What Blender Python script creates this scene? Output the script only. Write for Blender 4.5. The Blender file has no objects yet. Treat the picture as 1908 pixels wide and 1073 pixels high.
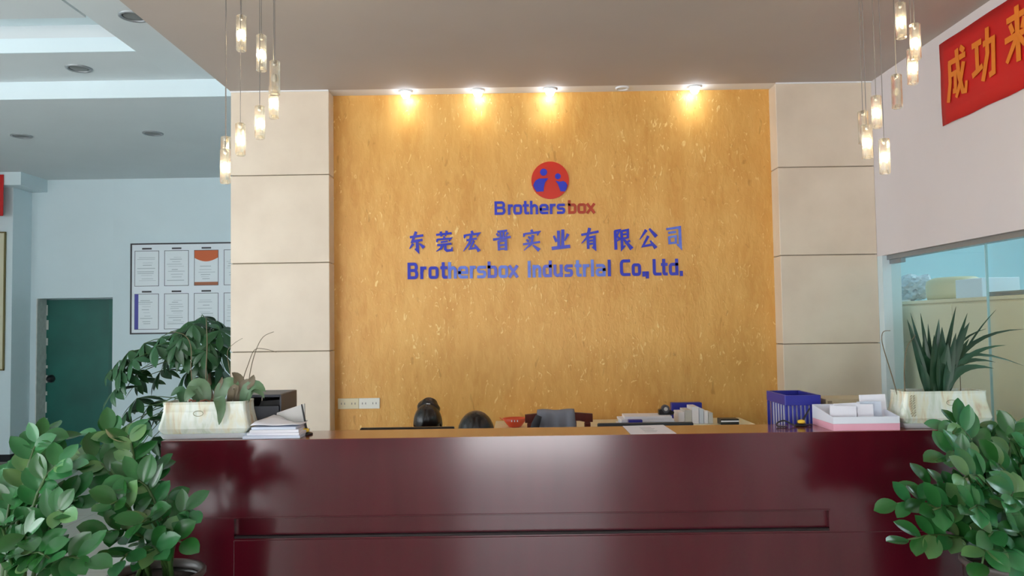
import bpy, bmesh, math, random
from mathutils import Vector, Matrix, Quaternion

random.seed(7)
S = bpy.context.scene
COL = S.collection

# ------------------------------------------------------------------ camera, world, exposure
W_, H_, F_ = 1908.0, 1073.0, 1500.0          # frame and focal length in its pixels
EYE = Vector((0.0, 0.0, 1.55))
VPX, VPY, ROLL = 960.0, 605.0, 0.0148        # where the depth axis vanishes; slope of the level lines
_d = Vector(((VPX - W_/2)/F_, -(VPY - H_/2)/F_, -1)).normalized()
_x = Vector((1, ROLL, 0)); _x = (_x - _d*_x.dot(_d)).normalized()
_z = _x.cross(_d)
R_CW = Matrix((_x, _d, _z))                  # rows: world axes in camera space -> maps camera vectors to world
cam_data = bpy.data.cameras.new('camera')
cam_data.sensor_width = 36.0
cam_data.lens = 36.0*F_/W_
cam_data.clip_start = 0.05
cam = bpy.data.objects.new('camera', cam_data)
COL.objects.link(cam)
cam.matrix_world = Matrix.Translation(EYE) @ R_CW.to_4x4()
S.camera = cam

S.view_settings.view_transform = 'Standard'
S.view_settings.look = 'None'
S.view_settings.exposure = 1.5
S.view_settings.gamma = 1.0
S.view_settings.use_curve_mapping = False

world = bpy.data.worlds.new('sky'); S.world = world
world.use_nodes = True
bg = world.node_tree.nodes['Background']
bg.inputs['Color'].default_value = (0.90, 0.965, 1.0, 1)
bg.inputs['Strength'].default_value = 2.0
sun_data = bpy.data.lights.new('sun', 'SUN'); sun_data.energy = 24.0; sun_data.angle = math.radians(2.0); sun_data.color = (0.96, 0.96, 1.0)
sun = bpy.data.objects.new('sun', sun_data); COL.objects.link(sun)
sun.rotation_euler = Vector((0.78, -0.16, 0.75)).to_track_quat('Z', 'Y').to_euler()      # high, from the side: it lights the forecourt outside
S.cycles.max_bounces = 10
S.cycles.diffuse_bounces = 6
S.cycles.transparent_max_bounces = 16
S.cycles.sample_clamp_indirect = 4.0
S.cycles.caustics_reflective = False

def ray(px, py):
    return R_CW @ Vector(((px - W_/2)/F_, -(py - H_/2)/F_, -1))
def PY(px, py, Y):
    r = ray(px, py); return EYE + r*((Y - EYE.y)/r.y)
def PX(px, py, X):
    r = ray(px, py); return EYE + r*((X - EYE.x)/r.x)
def PZ(px, py, Z):
    r = ray(px, py); return EYE + r*((Z - EYE.z)/r.z)

# ------------------------------------------------------------------ materials
def lin(c):
    return tuple(((v/255)/12.92 if v/255 <= 0.04045 else ((v/255 + 0.055)/1.055)**2.4) for v in c)
MATS = {}
def mat(name, rgb, rough=0.5, metal=0.0, vary=0.0, scale=6.0, stretch=(1, 1, 1), bump=0.0, bscale=None, coat=0.0,
        spec=0.5, emit=None, estr=0.0, trans=0.0, rgb2=None, sss=0.0, detail=3.0, island=0.0):
    """principled material; colour varies between rgb and rgb2 with a noise of the object's own coordinates"""
    m = bpy.data.materials.new(name); m.use_nodes = True; MATS[name] = m
    nt = m.node_tree; N = nt.nodes; L = nt.links
    b = N['Principled BSDF']
    c = lin(rgb)
    b.inputs['Base Color'].default_value = (*c, 1)
    b.inputs['Roughness'].default_value = rough
    b.inputs['Metallic'].default_value = metal
    b.inputs['Specular IOR Level'].default_value = spec
    b.inputs['Coat Weight'].default_value = coat
    b.inputs['Coat Roughness'].default_value = 0.13
    b.inputs['Transmission Weight'].default_value = trans
    if sss:
        b.inputs['Subsurface Weight'].default_value = sss
        b.inputs['Subsurface Radius'].default_value = (0.01, 0.006, 0.004)
    if emit:
        b.inputs['Emission Color'].default_value = (*emit, 1); b.inputs['Emission Strength'].default_value = estr
    if vary or rgb2 or bump or island:
        tc = N.new('ShaderNodeTexCoord'); mp = N.new('ShaderNodeMapping')
        mp.inputs['Scale'].default_value = stretch
        L.new(tc.outputs['Object'], mp.inputs['Vector'])
        nz = N.new('ShaderNodeTexNoise'); nz.inputs['Scale'].default_value = scale; nz.inputs['Detail'].default_value = detail
        L.new(mp.outputs['Vector'], nz.inputs['Vector'])
        if vary or rgb2:
            rp = N.new('ShaderNodeValToRGB')
            c2 = lin(rgb2) if rgb2 else tuple(min(1, v*(1+vary)) for v in c)
            c1 = c if rgb2 else tuple(v*(1-vary) for v in c)
            rp.color_ramp.elements[0].position = 0.32; rp.color_ramp.elements[1].position = 0.68
            rp.color_ramp.elements[0].color = (*c1, 1); rp.color_ramp.elements[1].color = (*c2, 1)
            L.new(nz.outputs['Fac'], rp.inputs['Fac'])
            out = rp.outputs['Color']
            if island:
                oi = N.new('ShaderNodeObjectInfo'); hs = N.new('ShaderNodeHueSaturation')
                mr = N.new('ShaderNodeMapRange'); mr.inputs['To Min'].default_value = 1-island; mr.inputs['To Max'].default_value = 1+island
                L.new(oi.outputs['Random'], mr.inputs['Value']); L.new(mr.outputs['Result'], hs.inputs['Value'])
                mh = N.new('ShaderNodeMapRange'); mh.inputs['To Min'].default_value = 0.485; mh.inputs['To Max'].default_value = 0.515
                L.new(oi.outputs['Random'], mh.inputs['Value']); L.new(mh.outputs['Result'], hs.inputs['Hue'])
                L.new(out, hs.inputs['Color']); out = hs.outputs['Color']
            L.new(out, b.inputs['Base Color'])
        if bump:
            nb = nz
            if bscale:
                nb = N.new('ShaderNodeTexNoise'); nb.inputs['Scale'].default_value = bscale; nb.inputs['Detail'].default_value = 4
                L.new(mp.outputs['Vector'], nb.inputs['Vector'])
            bp = N.new('ShaderNodeBump'); bp.inputs['Strength'].default_value = bump; bp.inputs['Distance'].default_value = 0.01
            L.new(nb.outputs['Fac'], bp.inputs['Height']); L.new(bp.outputs['Normal'], b.inputs['Normal'])
    return m

def glassy(name, tint, ior=1.45, refr=0.0, gloss_rough=0.02, ref_gain=1.0, haze=0.0):
    """clear glass: tinted see-through with fresnel reflection, and optionally a share of real refraction"""
    m = bpy.data.materials.new(name); m.use_nodes = True; MATS[name] = m
    nt = m.node_tree; N = nt.nodes; L = nt.links
    N.remove(N['Principled BSDF']); out = N['Material Output']
    tr = N.new('ShaderNodeBsdfTransparent'); tr.inputs['Color'].default_value = (*tint, 1)
    gl = N.new('ShaderNodeBsdfGlossy'); gl.inputs['Roughness'].default_value = gloss_rough
    lw = N.new('ShaderNodeLayerWeight'); lw.inputs['Blend'].default_value = 0.5
    pw = N.new('ShaderNodeMath'); pw.operation = 'POWER'; pw.inputs[1].default_value = 5.0
    f0 = ((ior-1)/(ior+1))**2
    mx = N.new('ShaderNodeMixShader')
    mu = N.new('ShaderNodeMath'); mu.operation = 'MULTIPLY_ADD'; mu.inputs[1].default_value = (1-f0)*ref_gain; mu.inputs[2].default_value = f0*ref_gain; mu.use_clamp = True
    L.new(lw.outputs['Facing'], pw.inputs[0]); L.new(pw.outputs[0], mu.inputs[0]); L.new(mu.outputs[0], mx.inputs['Fac'])
    src = tr.outputs[0]
    if refr:
        gs = N.new('ShaderNodeBsdfGlass'); gs.inputs['Color'].default_value = (*tint, 1); gs.inputs['IOR'].default_value = ior
        gs.inputs['Roughness'].default_value = 0.03
        m2 = N.new('ShaderNodeMixShader'); m2.inputs['Fac'].default_value = refr
        L.new(tr.outputs[0], m2.inputs[1]); L.new(gs.outputs[0], m2.inputs[2]); src = m2.outputs[0]
    if haze:                                     # bubbles in the crystal scatter some light
        df = N.new('ShaderNodeBsdfDiffuse'); tl = N.new('ShaderNodeBsdfTranslucent'); ad = N.new('ShaderNodeMixShader'); ad.inputs['Fac'].default_value = 0.5
        L.new(df.outputs[0], ad.inputs[1]); L.new(tl.outputs[0], ad.inputs[2])
        m3 = N.new('ShaderNodeMixShader'); m3.inputs['Fac'].default_value = haze
        L.new(src, m3.inputs[1]); L.new(ad.outputs[0], m3.inputs[2]); src = m3.outputs[0]
    L.new(src, mx.inputs[1]); L.new(gl.outputs[0], mx.inputs[2]); L.new(mx.outputs[0], out.inputs['Surface'])
    return m

# ------------------------------------------------------------------ object helpers
WM = {}                                       # world matrices kept by hand, so that no depsgraph update is needed
def _par(o, parent):
    if parent is not None:
        o.parent = parent
        o.matrix_parent_inverse = WM[parent.name].inverted()
def tag(o, label=None, cat=None, group=None, kind=None):
    if label: o['label'] = label
    if cat: o['category'] = cat
    if group: o['group'] = group
    if kind: o['kind'] = kind
    return o
def empty(name, loc, label=None, cat=None, group=None, kind=None):
    o = bpy.data.objects.new(name, None); COL.objects.link(o)
    o.empty_display_size = 0.1
    o.location = loc; WM[o.name] = Matrix.Translation(Vector(loc))
    return tag(o, label, cat, group, kind)
def mesh_obj(name, me, m=None, parent=None, M=None):
    o = bpy.data.objects.new(name, me); COL.objects.link(o)
    if m is not None and not me.materials: me.materials.append(MATS[m] if isinstance(m, str) else m)
    _par(o, parent)
    M = M or Matrix()
    o.matrix_basis = M; WM[o.name] = M
    return o
def obj(name, bm, m, parent=None, smooth=False, M=None):
    """link a bmesh as one mesh object; its vertices are in world space unless M places it"""
    bmesh.ops.recalc_face_normals(bm, faces=bm.faces)
    me = bpy.data.meshes.new(name)
    if smooth:
        for f in bm.faces: f.smooth = True
    bm.to_mesh(me); bm.free()
    if M is None and me.vertices:                 # put the object's origin in the middle of its base
        xs = [v.co for v in me.vertices]
        lo = Vector((min(v.x for v in xs), min(v.y for v in xs), min(v.z for v in xs)))
        hi = Vector((max(v.x for v in xs), max(v.y for v in xs), max(v.z for v in xs)))
        c = Vector(((lo.x+hi.x)/2, (lo.y+hi.y)/2, lo.z))
        me.transform(Matrix.Translation(-c)); M = Matrix.Translation(c)
    return mesh_obj(name, me, m, parent, M)
def BM(): return bmesh.new()

def box(bm, lo, hi, bev=0.0, seg=2):
    x0, y0, z0 = lo; x1, y1, z1 = hi
    vs = [bm.verts.new(p) for p in ((x0,y0,z0),(x1,y0,z0),(x1,y1,z0),(x0,y1,z0),(x0,y0,z1),(x1,y0,z1),(x1,y1,z1),(x0,y1,z1))]
    fs = [bm.faces.new([vs[i] for i in q]) for q in ((3,2,1,0),(4,5,6,7),(0,1,5,4),(1,2,6,5),(2,3,7,6),(3,0,4,7))]
    if bev:
        es = list({e for f in fs for e in f.edges})
        bmesh.ops.bevel(bm, geom=es, offset=bev, segments=seg, affect='EDGES', profile=0.5)
    return bm
def boxo(name, lo, hi, m, parent=None, bev=0.0, rz=0.0, seg=2, tilt=None):
    """box object lo..hi, optionally turned about its own centre"""
    lo = Vector(lo); hi = Vector(hi); c = (lo+hi)/2; base = Vector((c.x, c.y, lo.z))
    bm = box(BM(), lo-base, hi-base, bev, seg)
    M = Matrix.Translation(base) @ Matrix.Rotation(rz, 4, 'Z')
    if tilt: M = M @ Matrix.Rotation(tilt[0], 4, tilt[1])
    return obj(name, bm, m, parent, M=M)
def ring(bm, c, ax, r, n, u=None):
    ax = Vector(ax).normalized()
    u = Vector(u) if u is not None else (Vector((1,0,0)) if abs(ax.x) < 0.9 else Vector((0,1,0)))
    u = (u - ax*u.dot(ax)).normalized(); v = ax.cross(u)
    rx, ry = (r, r) if not isinstance(r, tuple) else r
    return [bm.verts.new(Vector(c) + u*(rx*math.cos(2*math.pi*i/n)) + v*(ry*math.sin(2*math.pi*i/n))) for i in range(n)]
def bridge(bm, a, b):
    n = len(a)
    for i in range(n): bm.faces.new((a[i], a[(i+1) % n], b[(i+1) % n], b[i]))
def tube(bm, pts, r, n=8, caps=True, u=None):
    """sweep a circle along pts; r is a number or a list"""
    pts = [Vector(p) for p in pts]; k = len(pts)
    rs = r if isinstance(r, (list, tuple)) else [r]*k
    prev = None; first = None
    for i, p in enumerate(pts):
        t = (pts[min(i+1, k-1)] - pts[max(i-1, 0)])
        if t.length < 1e-9: t = Vector((0,0,1))
        uu = u
        if uu is None:
            uu = Vector((0.31, 0.95, 0.07)) if abs(t.normalized().y) < 0.9 else Vector((1, 0, 0.1))
        rg = ring(bm, p, t, rs[i], n, uu)
        if prev: bridge(bm, prev, rg)
        else: first = rg
        prev = rg
    if caps:
        bm.faces.new(first[::-1]); bm.faces.new(prev)
    return bm
def lathe(bm, c, prof, n=24, caps=True):
    """prof: (radius, z) pairs from bottom up, about a vertical axis through c"""
    prev = None; first = None
    for r, z in prof:
        rg = ring(bm, (c[0], c[1], c[2]+z), (0,0,1), max(r, 1e-4), n)
        if prev: bridge(bm, prev, rg)
        else: first = rg
        prev = rg
    if caps:
        bm.faces.new(first[::-1]); bm.faces.new(prev)
    return bm
def prism(bm, poly, d0, d1):
    """poly: world points of a planar outline; extruded from +d0 to +d1 (vectors)"""
    a = [bm.verts.new(Vector(p)+Vector(d0)) for p in poly]; b = [bm.verts.new(Vector(p)+Vector(d1)) for p in poly]
    bm.faces.new(a[::-1]); bm.faces.new(b); bridge(bm, a, b)
    return bm
def bez(p0, p1, p2, n=8):
    p0, p1, p2 = Vector(p0), Vector(p1), Vector(p2)
    return [p0*(1-t)**2 + p1*2*t*(1-t) + p2*t*t for t in [i/n for i in range(n+1)]]

def ribbon(bm, pts, ws, to3, th, closed=False):
    """flat stroke of varying width along 2-D pts, raised by th; to3(x, y, h) places it in the world"""
    pts = [Vector(p) for p in pts]; n = len(pts)
    if not isinstance(ws, (list, tuple)): ws = [ws]*n
    Ls, Rs = [], []
    for i, p in enumerate(pts):
        a = pts[(i-1) % n] if (closed or i > 0) else None
        b = pts[(i+1) % n] if (closed or i < n-1) else None
        d1 = (p-a).normalized() if a is not None else None
        d2 = (b-p).normalized() if b is not None else None
        if d1 is None: d1 = d2
        if d2 is None: d2 = d1
        t = d1+d2
        if t.length < 1e-6: t = d1
        t.normalize(); nn = Vector((-t.y, t.x))
        k = 1/max(0.45, math.sqrt(max(0, (1+d1.dot(d2))/2)))
        Ls.append(p+nn*(ws[i]/2*k)); Rs.append(p-nn*(ws[i]/2*k))
    rows = [[bm.verts.new(to3(q.x, q.y, h)) for q in side] for side, h in ((Ls, 0), (Ls, th), (Rs, th), (Rs, 0))]
    m = n if closed else n-1
    for i in range(m):
        j = (i+1) % n
        for k in range(4):
            bm.faces.new((rows[k][i], rows[k][j], rows[(k+1) % 4][j], rows[(k+1) % 4][i]))
    if not closed:
        bm.faces.new([r[0] for r in rows]); bm.faces.new([r[-1] for r in rows][::-1])
    return bm

# ------------------------------------------------------------------ materials used in the place
mat('ceiling_paint', (184, 175, 169), 0.85, vary=0.035, scale=1.3, bump=0.05, bscale=30)
mat('cool_paint', (212, 228, 233), 0.85, vary=0.02, scale=1.5)
mat('soffit_paint', (205, 212, 214), 0.85, vary=0.02, scale=1.5)
mat('white_paint', (236, 238, 240), 0.7)
mat('wall_paint', (218, 212, 214), 0.8, vary=0.02, scale=2.0)
mat('stone', (228, 214, 194), 0.38, rgb2=(217, 202, 182), scale=3.2, bump=0.02, bscale=40, detail=5)
mat('joint_grout', (120, 108, 92), 0.9)
mat('tile_floor', (190, 186, 176), 0.06, vary=0.04, scale=2.5)
mat('dark_skirting', (22, 24, 30), 0.35)
mat('green_door', (14, 92, 82), 0.42, vary=0.18, scale=2.0)
mat('chipped_paint', (206, 210, 205), 0.8, vary=0.1, scale=14)
mat('grey_metal', (150, 155, 158), 0.4, metal=0.5)
mat('steel', (190, 192, 194), 0.25, metal=1.0)
mat('room_blue', (204, 235, 244), 0.8)
mat('front_stone', (128, 120, 116), 0.6)
mat('glass_edge', (168, 202, 206), 0.2)
mat('concrete', (196, 194, 192), 0.85, vary=0.06, scale=1.0)
mat('lamp_white', (255, 255, 255), 0.5, emit=(0.78, 0.89, 1.0), estr=11.0)
mat('panel_white', (255, 255, 255), 0.5, emit=(0.80, 0.96, 1.0), estr=4.6)
mat('socket_white_', (214, 214, 210), 0.4)
mat('lamp_off', (110, 112, 112), 0.4)
glassy('pane_glass', (0.93, 0.985, 0.985), 1.45)

# gold leaf wallpaper: vertical silky streaks, bright crinkled flecks
def gold_material():
    m = bpy.data.materials.new('gold_paper'); m.use_nodes = True; MATS['gold_paper'] = m
    nt = m.node_tree; N = nt.nodes; L = nt.links; b = N['Principled BSDF']
    tc = N.new('ShaderNodeTexCoord')
    def noise(scale, stretch, detail=3, rot=0.0, dist=0.0):
        mp = N.new('ShaderNodeMapping'); mp.inputs['Scale'].default_value = stretch; mp.inputs['Rotation'].default_value = (0, rot, 0)
        L.new(tc.outputs['Object'], mp.inputs['Vector'])
        nz = N.new('ShaderNodeTexNoise'); nz.inputs['Scale'].default_value = scale; nz.inputs['Detail'].default_value = detail
        nz.inputs['Distortion'].default_value = dist
        L.new(mp.outputs['Vector'], nz.inputs['Vector']); return nz
    def ramp(src, a, c, p0, p1):
        r = N.new('ShaderNodeValToRGB'); r.color_ramp.elements[0].position = p0; r.color_ramp.elements[1].position = p1
        r.color_ramp.elements[0].color = (*a, 1); r.color_ramp.elements[1].color = (*c, 1)
        L.new(src, r.inputs['Fac']); return r
    def mix(f, a, c):
        x = N.new('ShaderNodeMix'); x.data_type = 'RGBA'; L.new(f, x.inputs['Factor'])
        L.new(a, x.inputs['A'])
        if isinstance(c, tuple): x.inputs['B'].default_value = (*c, 1)
        else: L.new(c, x.inputs['B'])
        return x.outputs['Result']
    base = ramp(noise(5.0, (1.6, 1, 0.5), 4).outputs['Fac'], lin((212, 154, 74)), lin((226, 172, 92)), 0.3, 0.7)
    fine = ramp(noise(26.0, (1.2, 1, 0.35), 5, 0.15, 0.4).outputs['Fac'], (0, 0, 0), (0.5, 0.5, 0.5), 0.45, 0.72)
    c1 = mix(fine.outputs['Color'], base.outputs['Color'], lin((234, 188, 108)))
    fl = noise(30.0, (1.1, 1, 0.5), 2, 0.35, 1.6)
    where = noise(2.0, (1, 1, 1), 2)
    sub = N.new('ShaderNodeMath'); sub.operation = 'MULTIPLY_ADD'; sub.inputs[1].default_value = 0.30; L.new(where.outputs['Fac'], sub.inputs[0]); L.new(fl.outputs['Fac'], sub.inputs[2])
    fk = ramp(sub.outputs[0], (0, 0, 0), (0.9, 0.9, 0.9), 0.805, 0.885)
    c2 = mix(fk.outputs['Color'], c1, lin((246, 214, 140)))
    dk = ramp(noise(15.0, (1.3, 1, 0.5), 2, -0.3, 1.4).outputs['Fac'], (0, 0, 0), (0.4, 0.4, 0.4), 0.67, 0.75)
    c3 = mix(dk.outputs['Color'], c2, lin((166, 116, 40)))
    L.new(c3, b.inputs['Base Color'])
    b.inputs['Roughness'].default_value = 0.42; b.inputs['Metallic'].default_value = 0.12
    bp = N.new('ShaderNodeBump'); bp.inputs['Strength'].default_value = 0.35; bp.inputs['Distance'].default_value = 0.006
    L.new(sub.outputs[0], bp.inputs['Height']); L.new(bp.outputs['Normal'], b.inputs['Normal'])
gold_material()

# polished floor tiles: the joints as thin darker lines (too far off to be pieces)
def floor_material():
    m = MATS['tile_floor']; nt = m.node_tree; N = nt.nodes; L = nt.links; b = N['Principled BSDF']
    tc = N.new('ShaderNodeTexCoord'); br = N.new('ShaderNodeTexBrick'); br.offset = 0.0
    br.inputs['Scale'].default_value = 1.0; br.inputs['Brick Width'].default_value = 0.8; br.inputs['Row Height'].default_value = 0.8
    br.inputs['Mortar Size'].default_value = 0.003
    br.inputs['Color1'].default_value = (*lin((190, 186, 176)), 1); br.inputs['Color2'].default_value = (*lin((184, 180, 170)), 1)
    br.inputs['Mortar'].default_value = (*lin((160, 152, 142)), 1)
    L.new(tc.outputs['Object'], br.inputs['Vector']); L.new(br.outputs['Color'], b.inputs['Base Color'])
floor_material()

# ------------------------------------------------------------------ the setting
CEIL, SOF, LOW = 3.15, 3.61, 3.468
XR, YP, YG, YB, YS = 2.42, 5.36, 5.50, 10.1, 6.55     # right wall, pillar fronts, gold wall, far wall, ceiling step
XL, YF = -7.2, -3.2
def struct(name, bm, m, **k):
    return tag(obj(name, bm, m, **k), kind='structure')
def sbox(name, lo, hi, m, **k):
    return struct(name, box(BM(), lo, hi), m, **k)

sbox('floor', (XL-0.2, YF-0.2, -0.1), (5.0, YB+0.6, 0.0), 'tile_floor')
tag(boxo('ground_outside', (-16, -16, -0.14), (16, YF-0.2, -0.04), 'concrete'), kind='structure')

# gold feature wall between the stone pillars
sbox('wall_gold', (-1.30, YG, 0), (1.86, YG+0.12, SOF), 'gold_paper')
def pillar(name, x0, x1):
    core = tag(boxo(name, (x0+0.01, YP+0.012, 0), (x1-0.01, YG+0.45, CEIL), 'joint_grout'), kind='structure')
    zs = [0.0, 0.215, 0.805, 1.395, 1.985, 2.577, CEIL]
    for a, c in zip(zs[:-1], zs[1:]):
        boxo('stone_panel', (x0, YP, a+0.0025), (x1, YP+0.16, c-0.0025), 'stone', core, bev=0.003, seg=1)
    return core
pillar('wall_pillar_left', -1.896, -1.235)
pillar('wall_pillar_right', 1.775, XR)

# main ceiling, the white strip over the gold wall with its recessed spots
sbox('ceiling', (-1.896, YF, CEIL), (XR+0.12, YP, SOF+0.35), 'ceiling_paint')
sbox('ceiling_niche', (-1.896, YP, CEIL), (XR+0.12, YG+0.45, SOF+0.35), 'white_paint')
sbox('trim_1', (-1.896, YP-0.012, CEIL-0.008), (-1.235, YP-0.0005, CEIL-0.0005), 'white_paint')
sbox('trim_2', (1.775, YP-0.012, CEIL-0.008), (XR-0.001, YP-0.0005, CEIL-0.0005), 'white_paint')
SPOTS = []
for i, px in enumerate((755, 890, 1025, 1160, 1295)):
    p = PZ(px, 168 - (px-755)*0.0148, CEIL); SPOTS.append((p.x, i != 3))
WHERE = ('over the first brush characters', 'over the gap beside the round emblem', 'over the round emblem', '', 'over the last brush characters')
for i, (x, on) in enumerate(SPOTS):
    c = (x, YP+0.05, CEIL-0.012)
    t = empty('recessed_spotlight', (x, YP+0.05, CEIL-0.012), group='spotlights over the gold wall', cat='spotlight',
              label='lit recessed spotlight above the gold wall, ' + WHERE[i] if on else 'unlit recessed spotlight in the strip above the gold wall')
    bm = BM(); a = lathe(bm, c, [(0.047, 0.0115), (0.047, 0.004), (0.040, 0.0), (0.034, 0.003), (0.034, 0.0115)], 20, caps=False)
    obj('bezel', bm, 'white_paint', t, smooth=True)
    obj('lens', lathe(BM(), c, [(0.003, -0.040), (0.018, -0.036), (0.029, -0.020), (0.033, 0.0115)] if on else [(0.01, 0.004), (0.025, 0.006), (0.033, 0.0115)], 20), 'lamp_white' if on else 'socket_white_', t, smooth=True)
    if on:
        ld = bpy.data.lights.new('spot_beam', 'SPOT'); ld.energy = 0.55; ld.color = (1.0, 0.96, 0.80)
        ld.spot_size = math.radians(150); ld.spot_blend = 1.0; ld.shadow_soft_size = 0.035
        lo = bpy.data.objects.new('spot_beam', ld); COL.objects.link(lo)
        _par(lo, t); lo.matrix_basis = Matrix.Translation((x, YP+0.05, CEIL-0.06)) @ Matrix.Rotation(math.radians(6), 4, 'X')

# right-hand wall with the glazed strip into the next room
Y0, Y1, ZT, ZS = 1.6, 5.29, 1.968, 0.10
sbox('wall_right', (XR, YF, ZT), (XR+0.12, YP+0.4, CEIL), 'wall_paint')
sbox('wall_right_side', (XR, YF, 0), (XR+0.12, Y0, ZT), 'wall_paint')
sbox('wall_right_sill', (XR, Y0, 0), (XR+0.12, Y1, ZS), 'wall_paint')
sbox('wall_right_end', (XR, Y1, 0), (XR+0.12, YP+0.4, ZT), 'cool_paint')
win = tag(boxo('window_1', (XR+0.03, Y0, ZT-0.028), (XR+0.09, Y1, ZT), 'grey_metal'), kind='structure')
boxo('window_sill', (XR+0.03, Y0, ZS), (XR+0.09, Y1, ZS+0.03), 'grey_metal', win)
boxo('window_clamp', (XR+0.045, Y1-0.16, ZT-0.055), (XR+0.075, Y1-0.004, ZT-0.0285), 'grey_metal', win)
for a, c in ((Y0+0.005, 2.95), (2.956, 4.225), (4.231, Y1-0.003)):
    boxo('pane', (XR+0.055, a, ZS+0.0305), (XR+0.065, c, ZT-0.0285), 'pane_glass', win)
boxo('window_post', (XR+0.054, 4.2252, ZS+0.0305), (XR+0.066, 4.2308, ZT-0.0285), 'glass_edge', win)
# the next room
sbox('wall_next_room_far', (4.7, 0.8, 0), (4.8, 7.4, 3.0), 'room_blue')
sbox('wall_next_room_back', (XR+0.12, 7.3, 0), (4.7, 7.4, 3.0), 'room_blue')
sbox('wall_next_room_front', (XR+0.12, 0.8, 0), (4.7, 0.9, 3.0), 'room_blue')
sbox('ceiling_next_room', (XR+0.12, 0.8, 3.0), (4.8, 7.4, 3.1), 'white_paint')
sbox('wall_next_room_near', (XR, YP+0.4, 0), (XR+0.12, 7.4, 3.1), 'room_blue')
for y in (2.6, 5.2):  # unseen lamps, added to brighten the room behind the glass
    t = empty('added_panel_lamp', (3.9, y, 2.96), 'unseen flat lamp added to light the glazed room ' + ('over the metal tray' if y < 4 else 'over the plastic bag'), 'lamp', 'added lamps of the glazed room')
    obj('added_lamp_frame', box(BM(), (3.6, y-0.6, 2.965), (4.2, y+0.6, 2.9995), 0.004, 1), 'white_paint', t)
    obj('diffuser', box(BM(), (3.63, y-0.57, 2.958), (4.17, y+0.57, 2.9645)), 'panel_white', t)

# left hall: far wall with the green door, column and beam, stepped ceiling
DX0, DX1, DZ = -6.018, -5.057, 1.968
sbox('wall_back', (DX1, YB, 0), (-1.75, YB+0.22, LOW), 'cool_paint')
sbox('wall_back_lintel', (DX0, YB, DZ), (DX1, YB+0.22, LOW), 'cool_paint')
sbox('wall_back_corner', (XL, YB, 0), (DX0, YB+0.22, LOW), 'cool_paint')
sbox('wall_column', (XL, 9.72, 0.0), (-6.09, YB, 3.31), 'cool_paint')
sbox('wall_beam', (XL, 9.55, 3.31), (-5.895, YB, LOW), 'cool_paint')
sbox('baseboard_column', (XL, 9.705, 0), (-6.075, YB, 0.085), 'dark_skirting')
sbox('wall_leak_stop', (XL-0.12, YB+0.25, 0), (-1.75, YB+0.35, LOW), 'cool_paint')  # unseen wall added to stop light leaking in around the door
sbox('wall_left', (XL-0.12, YF, 2.75), (XL, YB+0.22, 4.1), 'cool_paint')  # the unseen opening below it is added to brighten the hall
sbox('wall_left_low', (XL-0.12, YF, 0), (XL, YB+0.22, 0.6), 'cool_paint')
sbox('wall_left_far', (XL-0.12, 4.6, 0.6), (XL, YB+0.22, 2.75), 'cool_paint')
sbox('wall_partition_added', (-1.886, YG+0.455, 0), (-1.75, YB, SOF), 'cool_paint')  # unseen wall added to close the hall and keep its light right
# door with chipped reveal
sbox('trim_3', (DX0, YB+0.0, 0), (DX0+0.012, YB+0.2, DZ), 'chipped_paint')
door = tag(boxo('door_1', (DX0+0.012, YB+0.20, 0.0), (DX1, YB+0.245, DZ-0.012), 'green_door', bev=0.003, seg=1), kind='structure')
boxo('door_stile', (DX1-0.14, YB+0.188, 0.02), (DX1-0.001, YB+0.1995, DZ-0.012), 'green_door', door)
bm = BM(); tube(bm, [(DX0+0.085, YB+0.1995, 0.95), (DX0+0.085, YB+0.16, 0.95), (DX0+0.085, YB+0.15, 0.95), (DX0+0.085, YB+0.13, 0.95)], [0.05, 0.045, 0.028, 0.03], 14)
obj('door_knob', bm, 'dark_skirting', door, smooth=True)
# ragged white paint along the door's lock edge
rr = random.Random(3); bm = BM(); z = 0.06
while z < 1.85:
    h = rr.uniform(0.03, 0.16); w = rr.uniform(0.006, 0.03)
    box(bm, (DX0+0.0125, YB+0.196, z), (DX0+0.0125+w, YB+0.1995, z+h)); z += h + rr.uniform(0.02, 0.12)
o = obj('paint_chips', bm, 'chipped_paint', door); o['kind'] = 'stuff'
sbox('ceiling_hall_low', (XL, YS, LOW), (-1.75, YB+0.22, SOF+0.35), 'soffit_paint')
sbox('trim_4', (XL, YS-0.012, LOW-0.004), (-1.896, YS-0.0005, SOF), 'cool_paint')
T1, T0 = PZ(253, 95.5, SOF), (-6.6, 1.2)               # ceiling tray: far corner; other edges out of sight
TX, TY = T1.x, T1.y
sbox('ceiling_hall_side', (TX, YF, SOF), (-1.8965, YS, SOF+0.3), 'soffit_paint')
sbox('ceiling_hall_far', (XL, TY, SOF), (TX, YS, SOF+0.3), 'soffit_paint')
sbox('ceiling_hall_near', (XL, YF, SOF), (TX, T0[1], SOF+0.3), 'soffit_paint')
sbox('ceiling_hall_left', (XL, T0[1], SOF), (T0[0], TY, SOF+0.3), 'soffit_paint')
sbox('trim_5', (T0[0], TY-0.012, SOF-0.003), (TX, TY-0.0005, SOF+0.105), 'cool_paint')
sbox('ceiling_tray', (T0[0], T0[1], SOF+0.20), (TX, TY-0.0125, SOF+0.3), 'cool_paint')
q = PZ(160, 33, SOF+0.06)
sbox('ceiling_tray_panel', (T0[0]+0.4, T0[1]+0.4, SOF+0.06), (q.x, q.y, SOF+0.1995), 'soffit_paint')
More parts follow.
